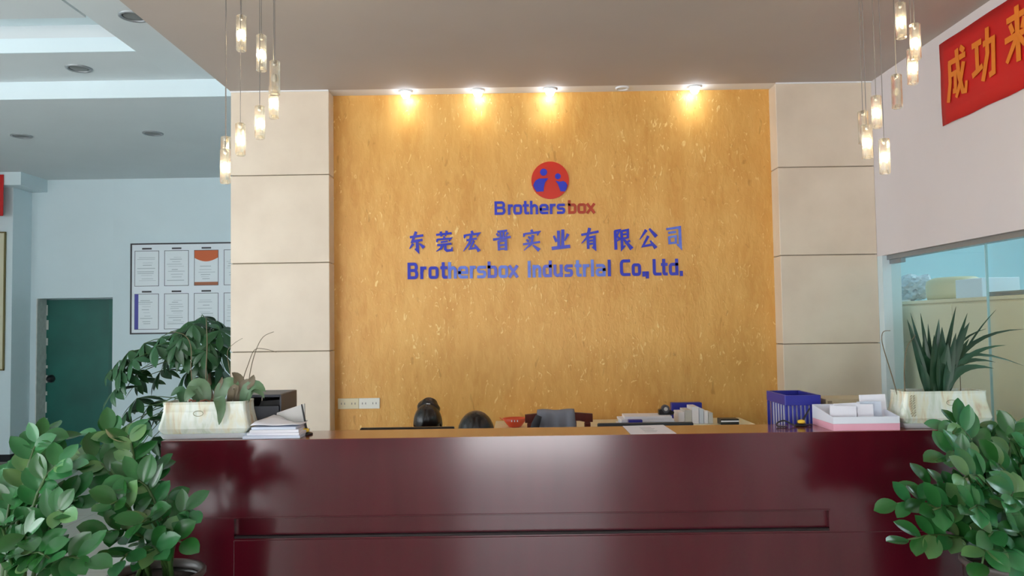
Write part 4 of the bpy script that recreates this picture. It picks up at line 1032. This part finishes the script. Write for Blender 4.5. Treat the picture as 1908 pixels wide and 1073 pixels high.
for k in range(7):
    y = ya+0.02 + (yb2-ya-0.04)*k/6
    for x in (xa-0.001, xb-0.002): bsk('slat', (x, y-0.007, 0.7605), (x+0.003, y+0.007, zt2-0.0455))
tag(boxo('paper_ream', (xa+0.012, ya+0.012, 0.7605), (xb-0.012, yb2-0.012, zt2-0.05), 'paper'), 'white paper filling the blue slotted basket', 'paper')
Yk = 3.60
xa, xb = cx(1537, Yk), cx(1640, Yk); zt3 = cz(1580, 743, Yk)
t = empty('carton', ((xa+xb)/2, Yk+0.08, 0.75), 'beige printed carton standing behind the leaflet box', 'carton')
obj('carton_body', box(BM(), (xa, Yk, 0.7505), (xb, Yk+0.17, zt3), 0.002, 1), 'carton', t)
obj('carton_label', box(BM(), (xa+0.008, Yk-0.001, zt3-0.10), (xa+0.028, Yk-0.0002, zt3-0.008)), 'carton_dark', t)
obj('carton_label', box(BM(), (xa+0.036, Yk-0.001, zt3-0.028), (xb-0.008, Yk-0.0002, zt3-0.02)), 'carton_dark', t)

# monitors: their top edges show above the counter
def monitor(label, a, c, ytop, Y, m):
    xa, xb = cx(a, Y), cx(c, Y); zt = cz((a+c)/2, ytop, Y); xm = (xa+xb)/2
    t = empty('monitor', (xm, Y, 0.75), label, 'monitor', 'monitors behind the counter')
    obj('case', box(BM(), (xa, Y, zt-0.28), (xb, Y+0.028, zt), 0.004, 1), m, t)
    obj('screen', box(BM(), (xa+0.012, Y+0.0281, zt-0.265), (xb-0.012, Y+0.0295, zt-0.012)), 'black_plastic', t)
    obj('neck', box(BM(), (xm-0.03, Y-0.022, 0.76), (xm+0.03, Y-0.0005, zt-0.12), 0.003, 1), 'black_plastic', t)
    obj('foot', lathe(BM(), (xm, Y+0.02, 0.7505), [(0.10, 0), (0.10, 0.006), (0.09, 0.009)], 24), 'black_plastic', t)
monitor('black monitor in front of the two bowed heads', 670, 845, 796.5, 3.76, 'black_plastic')
monitor('dark grey monitor behind the printed sheet', 1112, 1290, 788, 3.76, 'monitor_grey')

# ------------------------------------------------------------------ cabinet against the gold wall and what lies on it
KX0, KX1, KY0, KY1, KZ = -0.14, 1.50, 4.98, 5.46, 0.905
t = empty('low_cabinet', ((KX0+KX1)/2, (KY0+KY1)/2, 0), 'low cream cabinet against the gold wall behind the desk', 'cabinet')
obj('carcass', box(BM(), (KX0+0.01, KY0+0.02, 0.0), (KX1-0.01, KY1, KZ-0.0255)), 'cream_wood', t)
obj('cabinet_top', box(BM(), (KX0, KY0, KZ-0.025), (KX1, KY1, KZ), 0.003, 1), 'cream_wood', t)
for k in range(4):
    w = (KX1-KX0-0.02)/4; x = KX0+0.01+w*k
    d = obj('door', box(BM(), (x+0.003, KY0+0.004, 0.06), (x+w-0.003, KY0+0.0195, KZ-0.03), 0.002, 1), 'cream_wood', t)
    obj('handle', tube(BM(), [(x+w-0.04, KY0-0.012, 0.6), (x+w-0.04, KY0-0.012, 0.7)], 0.005, 8), 'steel', d)
Yq = 5.12
def kx(px): return cx(px, Yq)
# red dish
c = Vector((kx(958), Yq, KZ+0.0005)); zt4 = cz(958, 779, Yq)-KZ
t = empty('red_dish', c, 'shallow orange-red plastic dish with pale marks on the low cabinet', 'dish')
bm = BM(); lathe(bm, c, [(0.03, 0), (0.04, 0.004), (0.062, zt4*0.55), (0.078, zt4), (0.074, zt4), (0.055, zt4*0.5), (0.02, 0.008)], 28); obj('bowl', bm, 'red_plastic', t, smooth=True)
obj('spout', prism(BM(), [c+Vector((-0.075, 0.02, zt4-0.012)), c+Vector((-0.075, -0.02, zt4-0.012)), c+Vector((-0.096, 0, zt4+0.002))], (0,0,0), (0,0,0.004)), 'red_plastic', t)
for k in range(3):
    a = math.radians(-105+k*14); ra = 0.074
    obj('mark', box(BM(), (c.x+ra*math.cos(a)-0.003, c.y+ra*math.sin(a)-0.0025, c.z+zt4*0.72), (c.x+ra*math.cos(a)+0.003, c.y+ra*math.sin(a)-0.0005, c.z+zt4*0.92)), 'paper', t)
# paper stack, blue item, dispenser, booklets, folders
z = KZ + 0.0005; zs_top = cz(1215, 772, Yq)
hs = (zs_top - z - 0.006)/4
for i, (a, c_, rz, m, lab) in enumerate(((1150,1250,0.02,'paper','white paper bundle at the bottom of the stack on the low cabinet'),(1153,1252,-0.03,'paper_cool','bluish paper bundle second in the stack on the low cabinet'),
                                  (1152,1248,0.03,'paper','white paper bundle third in the stack on the low cabinet'),(1160,1246,-0.04,'paper','white paper bundle on top of the stack on the low cabinet'))):
    tag(boxo('paper_bundle', (kx(a), Yq-0.09, z), (kx(c_), Yq+0.10, z+hs), m, rz=rz, bev=0.001, seg=1), lab, 'papers', 'paper stack on the low cabinet'); z += hs+0.0012
tag(boxo('ink_pad', (kx(1163), Yq-0.165, KZ+0.0005), (kx(1188), Yq-0.115, cz(1175, 781.5, Yq-0.14)), 'blue_plastic', bev=0.004), 'small blue box in front of the white paper stack', 'box')
# tape dispenser on the stack
c = Vector((kx(1238), Yq, z)); t = empty('tape_dispenser', c, 'black tape dispenser with a round roll on the paper stack', 'tape dispenser')
bm = BM(); pr = [(-0.045,0),(0.05,0),(0.055,0.018),(0.03,0.03),(0.015,0.012),(-0.012,0.012),(-0.03,0.036),(-0.045,0.03)]
obj('body', prism(BM(), [c+Vector((x*0.95, 0.02, h)) for x, h in pr], (0,0,0), (0,-0.045,0)), 'black_plastic', t)
bm = BM(); tube(bm, [(c.x, c.y+0.014, c.z+0.036), (c.x, c.y-0.02, c.z+0.036)], 0.025, 20); obj('tape_roll', bm, 'dark_grey', t, smooth=False)
bm = BM(); tube(bm, [(c.x, c.y-0.0205, c.z+0.036), (c.x, c.y-0.026, c.z+0.036)], 0.012, 16); obj('hub', bm, 'paper_grey', t)
Yq2 = 5.22
tag(boxo('blue_folder', (cx(1250, 5.36), 5.35, KZ+0.0005), (cx(1306, 5.36), 5.41, cz(1278, 750, 5.36)), 'blue_plastic', bev=0.004), 'upright blue folder behind the white booklets', 'folder')
xx = 1258
for i, (w, yt, m, lab) in enumerate(((12,768,'paper','white booklet standing at the tape dispenser end of the row'),(13,764,'paper_grey','greyish booklet standing second from the tape dispenser'),(13,758,'paper','tallest white booklet standing in front of the blue folder'),
                                 (9,762,'paper_cool','thin bluish booklet just after the tallest standing one'),(8,766,'paper','thin white booklet second from the free end of the row'),(9,769,'paper_grey','greyish booklet at the free end of the standing row'))):
    t = tag(boxo('standing_booklet', (cx(xx, Yq2), Yq2-0.075, KZ+0.0005), (cx(xx+w-0.8, Yq2), Yq2+0.08, cz(xx, yt, Yq2-0.07)), m, bev=0.0012, seg=1), lab, 'booklet', 'booklets standing on the low cabinet'); xx += w
t = empty('striped_box', (kx(1353), Yq, KZ), 'small black box with a white stripe on the low cabinet', 'box')
za, zb_ = KZ+0.0005, cz(1353, 779, Yq)
hh = (zb_-za)
obj('box_body', box(BM(), (kx(1337), Yq-0.05, za), (kx(1371), Yq+0.04, zb_), 0.003, 1), 'black_plastic', t)
obj('stripe', box(BM(), (kx(1337)+0.002, Yq-0.0512, za+hh*0.5), (kx(1371)-0.002, Yq-0.0502, za+hh*0.75)), 'paper', t)

# wooden armchair with a grey jacket over its back
Yc = 4.62
xa, xb = cx(981, Yc), cx(1099, Yc); ztc = cz(1040, 768, Yc); xm = (xa+xb)/2
t = empty('wooden_chair', (xm, Yc-0.2, 0), 'red-brown wooden chair facing the desk with a grey jacket over it', 'chair')
def ch(n, lo, hi, b=0.006): return obj(n, box(BM(), lo, hi, b, 2), 'chair_wood', t)
bm = BM()
n = 10; up_, dn = [], []
for i in range(n+1):
    u = i/n; x = xa-0.012+(xb-xa+0.024)*u
    up_.append(Vector((x, Yc, ztc - 0.012 + 0.012*math.sin(math.pi*u)))); dn.append(Vector((x, Yc, ztc-0.05 + (0.0 if 0.12 < u < 0.88 else -0.008))))
obj('top_rail', prism(bm, up_+dn[::-1], (0,0,0), (0,0.035,0)), 'chair_wood', t)
ch('back_post', (xa, Yc+0.002, 0.0), (xa+0.035, Yc+0.034, ztc-0.0585)); ch('back_post', (xb-0.035, Yc+0.002, 0.0), (xb, Yc+0.034, ztc-0.0585))
ch('splat', (xa+0.08, Yc+0.008, 0.50), (xb-0.08, Yc+0.026, ztc-0.0505)); ch('lower_rail', (xa+0.0355, Yc+0.006, 0.47), (xb-0.0355, Yc+0.028, 0.4995))
ch('seat', (xa-0.03, Yc-0.45, 0.42), (xb+0.03, Yc-0.002, 0.46), 0.012)
ch('leg', (xa-0.02, Yc-0.44, 0), (xa+0.02, Yc-0.40, 0.4195)); ch('leg', (xb-0.02, Yc-0.44, 0), (xb+0.02, Yc-0.40, 0.4195))
# jacket draped over the rail
bm = BM(); rows = []
ja, jb = cx(1000, Yc), cx(1069, Yc)
prof = [(-0.030, -0.34), (-0.028, -0.2), (-0.022, -0.08), (-0.014, -0.012), (0.002, 0.006), (0.02, 0.011), (0.038, 0.004), (0.052, -0.02), (0.058, -0.12), (0.06, -0.26)]
for i in range(17):
    u = i/16; x = ja+(jb-ja)*u
    fold = 0.008*math.sin(u*19) + 0.004*math.sin(u*41+1)
    row = []
    for k, (y, h) in enumerate(prof):
        spread = 1 + 0.28*max(0, -h)*2.2
        row.append(bm.verts.new((xm*0 + (ja+jb)/2 + (x-(ja+jb)/2)*spread - 0.12*max(0, -h)*(1-u), Yc + y + fold*(1.0 if k < 4 else -0.6 if k > 6 else 0.0)*(0.4 if abs(h) < 0.03 else 1) - (0.010 if k < 4 else 0), ztc + h + 0.004 + 0.003*math.sin(u*9))))
    rows.append(row)
for a, c_ in zip(rows[:-1], rows[1:]):
    for k in range(len(prof)-1): bm.faces.new((a[k], c_[k], c_[k+1], a[k+1]))
o = obj('grey_jacket', bm, 'jacket_grey', smooth=True); o.modifiers.new('thickness', 'SOLIDIFY').thickness = 0.004
tag(o, 'grey jacket draped over the back of the wooden chair', 'jacket')
bm = BM()
tube(bm, [(ja+0.008, Yc-0.052, ztc-0.012), (ja-0.012, Yc-0.055, ztc-0.06), (ja-0.035, Yc-0.055, ztc-0.16), (ja-0.05, Yc-0.055, ztc-0.30)], [(0.018), 0.024, 0.028, 0.03], 10)
obj('sleeve', bm, 'jacket_dark', o, smooth=True)

# ------------------------------------------------------------------ glazed room: cabinet and things on it
mat('office_cream', (226, 216, 190), 0.5, vary=0.03, scale=3); mat('office_cream2', (214, 208, 176), 0.5); mat('plastic_bag', (196, 210, 222), 0.25, bump=0.4, bscale=25, vary=0.1, scale=12)
mat('tub_yellow', (198, 192, 160), 0.45); mat('shelf_grey', (134, 148, 154), 0.35, metal=0.3); mat('frosted_box', (208, 224, 240), 0.4)
CX, CZ = 2.62, 1.668
t = empty('tall_cabinet', (CX+0.22, 4.2, 0), 'long cream cabinet standing behind the glass in the next room', 'cabinet')
obj('carcass', box(BM(), (CX+0.02, 2.4, 0), (CX+0.45, 5.65, CZ-0.0225)), 'office_cream', t)
obj('cabinet_top', box(BM(), (CX, 2.4, CZ-0.022), (CX+0.46, 5.66, CZ), 0.003, 1), 'office_cream', t)
ys = [5.65, 4.85, 4.05, 3.25, 2.42]
for a, c_ in zip(ys[:-1], ys[1:]):
    d = obj('side_board', box(BM(), (CX+0.004, c_+0.004, 0.05), (CX+0.0195, a-0.004, CZ-0.03), 0.002, 1), 'office_cream' if a > 4.5 else 'office_cream2', t)
# crumpled bag
p = PX(1706, 552, CX+0.2); rr = random.Random(21)
bm = BM(); bmesh.ops.create_icosphere(bm, subdivisions=4, radius=1.0)
from mathutils import noise as mn
for v in bm.verts:
    n1 = mn.noise(v.co*1.6+Vector((3,1,2))); n2 = abs(mn.noise(v.co*4.3)); r = 1 + 0.35*n1 - 0.32*n2
    v.co = Vector((v.co.x*0.11*r, v.co.y*0.17*r, v.co.z*0.105*r))
zm = min(v.co.z for v in bm.verts)
for v in bm.verts: v.co = v.co + Vector((p.x, p.y, CZ-zm+0.0005))
tag(obj('plastic_bag', bm, 'plastic_bag', smooth=False), 'crumpled pale plastic bag on the cabinet behind the glass', 'bag')
# white tilted card at the cabinet's end
p = PX(1660, 560, CX+0.1)
tag(boxo('white_board_strip', (CX+0.03, 5.44, CZ+0.0005), (CX+0.05, 5.62, CZ+0.012), 'white_paint', bev=0.001), 'short white strip lying at the end of the glazed-room cabinet', 'strip')
# round yellow tub
pa, pb = PX(1742, 555, CX+0.2), PX(1800, 550, CX+0.2); zc = PX(1790, 514, CX+0.2).z
R2 = 0.17; yc2 = (pa.y+pb.y)/2 - 0.0
t = empty('yellow_tub', (CX+0.23, yc2, CZ), 'pale yellow rounded tub beside the plastic bag behind the glass', 'tub')
bm = BM(); prev = None
hgt = zc - CZ
for s_, h in ((0.94, 0.0005), (0.98, hgt*0.25), (1.0, hgt*0.62), (0.96, hgt*0.85), (0.72, hgt*0.98), (0.3, hgt)):
    rg = ring(bm, (CX+0.23, yc2, CZ+h), (0,0,1), (0.15*s_, 0.22*s_), 28, (1,0,0))
    if prev: bridge(bm, prev, rg)
    else: bm.faces.new(rg[::-1])
    prev = rg
bm.faces.new(prev); obj('tub_body', bm, 'tub_yellow', t, smooth=True)
pa, pb = PX(1868, 520, CX+0.2), PX(1816, 520, CX+0.2)
tag(boxo('white_box', (CX+0.08, pa.y, CZ+0.0005), (CX+0.30, pb.y, PX(1840, 517, CX+0.12).z), 'frosted_box', bev=0.004), 'pale blue-white box on the cabinet beside the yellow tub', 'box')
pa = PX(1858, 545, CX+0.06)
t = empty('metal_tray', (CX+0.12, pa.y-0.5, CZ), 'flat grey metal tray lying on the cabinet behind the glass', 'tray')
obj('tray_body', box(BM(), (CX+0.005, pa.y-0.75, CZ+0.0005), (CX+0.075, pa.y, CZ+0.014), 0.003, 1), 'shelf_grey', t)
obj('tray_lip', box(BM(), (CX+0.005, pa.y-0.75, CZ+0.0145), (CX+0.012, pa.y, CZ+0.024)), 'shelf_grey', t)
obj('tray_lip', box(BM(), (CX+0.068, pa.y-0.75, CZ+0.0145), (CX+0.075, pa.y, CZ+0.024)), 'shelf_grey', t)

# ------------------------------------------------------------------ two people bent over their work behind the counter
mat('skin', (214, 168, 140), 0.5, sss=0.1); mat('hair_black', (17, 13, 14), 0.28, vary=0.3, scale=30, stretch=(1, 1, 0.2), bump=0.25, bscale=70)
mat('shirt_grey', (110, 116, 130), 0.8); mat('shirt_navy', (44, 52, 84), 0.8); mat('trousers_dark', (36, 38, 46), 0.85); mat('eye_dark', (20, 16, 16), 0.2); mat('hair_pin', (230, 230, 235), 0.2, metal=0.6)
def skinned(name, verts, edges, radii, sub=1):
    me = bpy.data.meshes.new(name); me.from_pydata([tuple(v) for v in verts], edges, [])
    o = bpy.data.objects.new(name, me); COL.objects.link(o)
    md = o.modifiers.new('skin', 'SKIN'); md.use_smooth_shade = True
    for i, r in enumerate(radii):
        sv = me.skin_vertices[0].data[i]; sv.radius = (r, r) if not isinstance(r, tuple) else r; sv.use_root = (i == 0)
    s = o.modifiers.new('sub', 'SUBSURF'); s.levels = sub; s.render_levels = sub
    dg = bpy.context.evaluated_depsgraph_get()
    out = bpy.data.meshes.new_from_object(o.evaluated_get(dg)); bpy.data.objects.remove(o); return out
def person(label, hx, hy, top_z, shirt, pin, stool_label, hand_z, hw=1.0):
    """seated, facing -y (towards the counter), head bent forward; hx, hy: head; top_z: crown of the head"""
    hz = top_z - 0.105                                   # centre of the head
    py = hy + 0.20; pelvis = Vector((hx, py, 0.54))
    t = empty('person', (hx, py, 0.445), label, 'person', 'people seated behind the counter')
    neck = Vector((hx, hy+0.07, hz-0.10)); chest = Vector((hx, py-0.03, min(0.86, hz-0.2)))
    V, E, Rr = [], [], []
    def add(p, r, to=None):
        V.append(Vector(p)); Rr.append(r)
        if to is not None: E.append((to, len(V)-1))
        return len(V)-1
    # body: neck, shoulders, bare forearms and hands resting on the work top
    ni = add(neck - Vector((0, 0, 0.02)), 0.05)
    add(Vector((hx, hy+0.03, hz-0.045)), 0.06, ni)
    ch_ = add(chest + Vector((0, 0, 0.03)), 0.09, ni)
    for s in (-1, 1):
        sh = add(chest + Vector((s*0.15, 0.0, 0.04)), 0.05, ch_)
        el = add(Vector((hx+s*0.20, py-0.10, hand_z+0.02)), 0.036, sh)
        wr = add(Vector((hx+s*0.10, hy-0.07, hand_z+0.007)), 0.024, el)
        pm = add(Vector((hx+s*0.085, hy-0.13, hand_z)), (0.032, 0.014), wr)
        for k in range(4):
            b0 = add(Vector((hx+s*(0.058+0.018*k), hy-0.165, hand_z-0.001)), 0.0095, pm)
            ln = (0.028, 0.034, 0.032, 0.024)[3-k if s > 0 else 3-k]
            b1 = add(V[b0] + Vector((-s*0.002, -ln, 0.008)), 0.0085, b0); add(V[b1] + Vector((-s*0.002, -ln*0.8, -0.012)), 0.0075, b1)
        th = add(Vector((hx+s*0.055, hy-0.115, hand_z-0.002)), 0.0105, pm); add(V[th] + Vector((-s*0.018, -0.03, 0.0)), 0.009, th)
    body = skinned('body', V, E, Rr, 1)
    bm = BM(); bm.from_mesh(body)
    # head: skull with brow, nose, chin and ears, tilted forward about the neck
    HM = Matrix.Translation((hx, hy, hz)) @ Matrix.Rotation(math.radians(38), 4, 'X')
    hb = BM(); bmesh.ops.create_uvsphere(hb, u_segments=28, v_segments=20, radius=1.0)
    for v in hb.verts:
        x, y, z = v.co
        w = 0.072*(1 - 0.22*max(0, -z)**1.5); d = 0.092*(1 - 0.10*max(0, -z))
        v.co = Vector((x*w, y*d, z*0.112))
        if y < 0:
            zz = v.co.z; f = math.exp(-(v.co.x/0.013)**2)
            v.co.y -= 0.018*f*math.exp(-((zz+0.025)/0.02)**2) + 0.010*math.exp(-((zz+0.10)/0.02)**2)*math.exp(-(v.co.x/0.03)**2)
            v.co.y += 0.008*math.exp(-((abs(v.co.x)-0.03)/0.014)**2)*math.exp(-((zz-0.004)/0.012)**2)
            v.co.y -= 0.005*math.exp(-((zz+0.062)/0.009)**2)*math.exp(-(v.co.x/0.022)**2)
    for s in (-1, 1):
        eb = bmesh.ops.create_uvsphere(hb, u_segments=10, v_segments=8, radius=1.0)
        for v in eb['verts']: v.co = Vector((s*0.072 + v.co.x*0.008, 0.008+v.co.y*0.016, -0.012+v.co.z*0.028))
    hb.transform(HM); me = bpy.data.meshes.new('head'); hb.to_mesh(me); hb.free(); bm.from_mesh(me)
    o = obj('body', bm, 'skin', t, smooth=True)
    rm = o.modifiers.new('fuse', 'REMESH'); rm.mode = 'VOXEL'; rm.voxel_size = 0.006; rm.use_smooth_shade = True
    for s in (-1, 1):
        eb = BM(); bmesh.ops.create_uvsphere(eb, u_segments=12, v_segments=8, radius=0.011); eb.transform(HM @ Matrix.Translation((s*0.03, -0.076, 0.004))); obj('eye', eb, 'eye_dark', o, smooth=True)
    # shirt with sleeves, trousers
    V, E, Rr = [], [], []
    a = add(pelvis + Vector((0, 0, 0.02)), (0.15, 0.11)); b = add((pelvis+chest)/2, (0.14, 0.10), a); c = add(chest, (0.15, 0.105), b); add(chest + Vector((0, -0.01, 0.06)), (0.085, 0.07), c)
    for s in (-1, 1):
        sh = add(chest + Vector((s*0.165, 0, 0.035)), 0.06, c); el = add(Vector((hx+s*0.20, py-0.08, hand_z+0.022)), 0.048, sh); add(Vector((hx+s*0.15, hy+0.02, hand_z+0.017)), 0.038, el)
    mesh_obj('shirt', skinned('shirt', V, E, Rr, 2), shirt, t)
    V, E, Rr = [], [], []
    a = add(pelvis, (0.15, 0.10))
    for s in (-1, 1):
        h = add(pelvis + Vector((s*0.085, -0.06, -0.01)), 0.085, a); k = add(Vector((hx+s*0.10, py-0.40, 0.52)), 0.062, h); add(Vector((hx+s*0.10, py-0.38, 0.09)), 0.045, k)
    mesh_obj('trousers', skinned('trousers', V, E, Rr, 2), 'trousers_dark', t)
    for s in (-1, 1):
        obj('shoe', box(BM(), (hx+s*0.10-0.042, py-0.53, 0.0005), (hx+s*0.10+0.042, py-0.32, 0.08), 0.02, 3), 'black_plastic', t, smooth=True)
    # hair: cap over the skull, down the back of the neck, parted in the middle
    hb = BM(); bmesh.ops.create_uvsphere(hb, u_segments=36, v_segments=24, radius=1.0)
    for v in hb.verts:
        x, y, z = v.co
        back = 1.0 if y > 0 else 0.0
        v.co = Vector((x*0.082*hw, y*(0.104 if back else 0.100), z*(0.122 if z > 0 else (0.15 if back else 0.10))))
        part = math.exp(-(v.co.x/0.004)**2) if (y < 0.2 and z > -0.2) else 0
        v.co *= 1 - 0.045*part + 0.006*math.sin(math.atan2(x, y+0.3)*26)
    dl = [v for v in hb.verts if v.co.y < -0.045 and v.co.z < 0.028]
    bmesh.ops.delete(hb, geom=dl, context='VERTS')
    hb.transform(HM)
    hr = obj('hair', hb, 'hair_black', t, smooth=True); hr.modifiers.new('thickness', 'SOLIDIFY').thickness = 0.006
    if pin:
        bb = BM(); bmesh.ops.create_uvsphere(bb, u_segments=24, v_segments=16, radius=1.0)
        for v in bb.verts: v.co = Vector((v.co.x*0.068, v.co.y*0.070, v.co.z*0.075))*(1+0.05*math.sin(v.co.z*9+math.atan2(v.co.y, v.co.x)*3))
        B0 = Vector((hx, hy+0.030, top_z-0.034)); bb.transform(Matrix.Translation(B0)); bn = obj('hair_bun', bb, 'hair_black', t, smooth=True)
        obj('hair_clip', box(BM(), (hx-0.006, hy-0.030, top_z+0.006), (hx+0.018, hy-0.022, top_z+0.014), 0.003, 2), 'hair_pin', bn)
    st = empty('stool', (hx, py, 0), stool_label, 'stool', 'stools behind the counter')
    obj('seat', lathe(BM(), (hx, py, 0), [(0.17, 0.405), (0.18, 0.415), (0.18, 0.435), (0.165, 0.4445)], 28), 'black_plastic', st, smooth=True)
    for s in (-1, 1):
        for q_ in (-1, 1):
            obj('leg', tube(BM(), [(hx+s*0.15, py+q_*0.15, 0), (hx+s*0.11, py+q_*0.11, 0.405)], 0.014, 8), 'steel', st)
    return t
Yh = 4.72
h1 = PY(797, 755, Yh); person('person with black hair in a bun bent over behind the black monitor', h1.x, Yh, h1.z, 'shirt_grey', True, 'round stool under the person with the bun', 0.66, 1.03)
Yh = 4.06
h2 = PY(887, 768, Yh); person('person with plain black hair, only the crown showing above the counter', h2.x, Yh, h2.z, 'shirt_navy', False, 'round stool under the person with plain black hair', 0.778, 1.12)
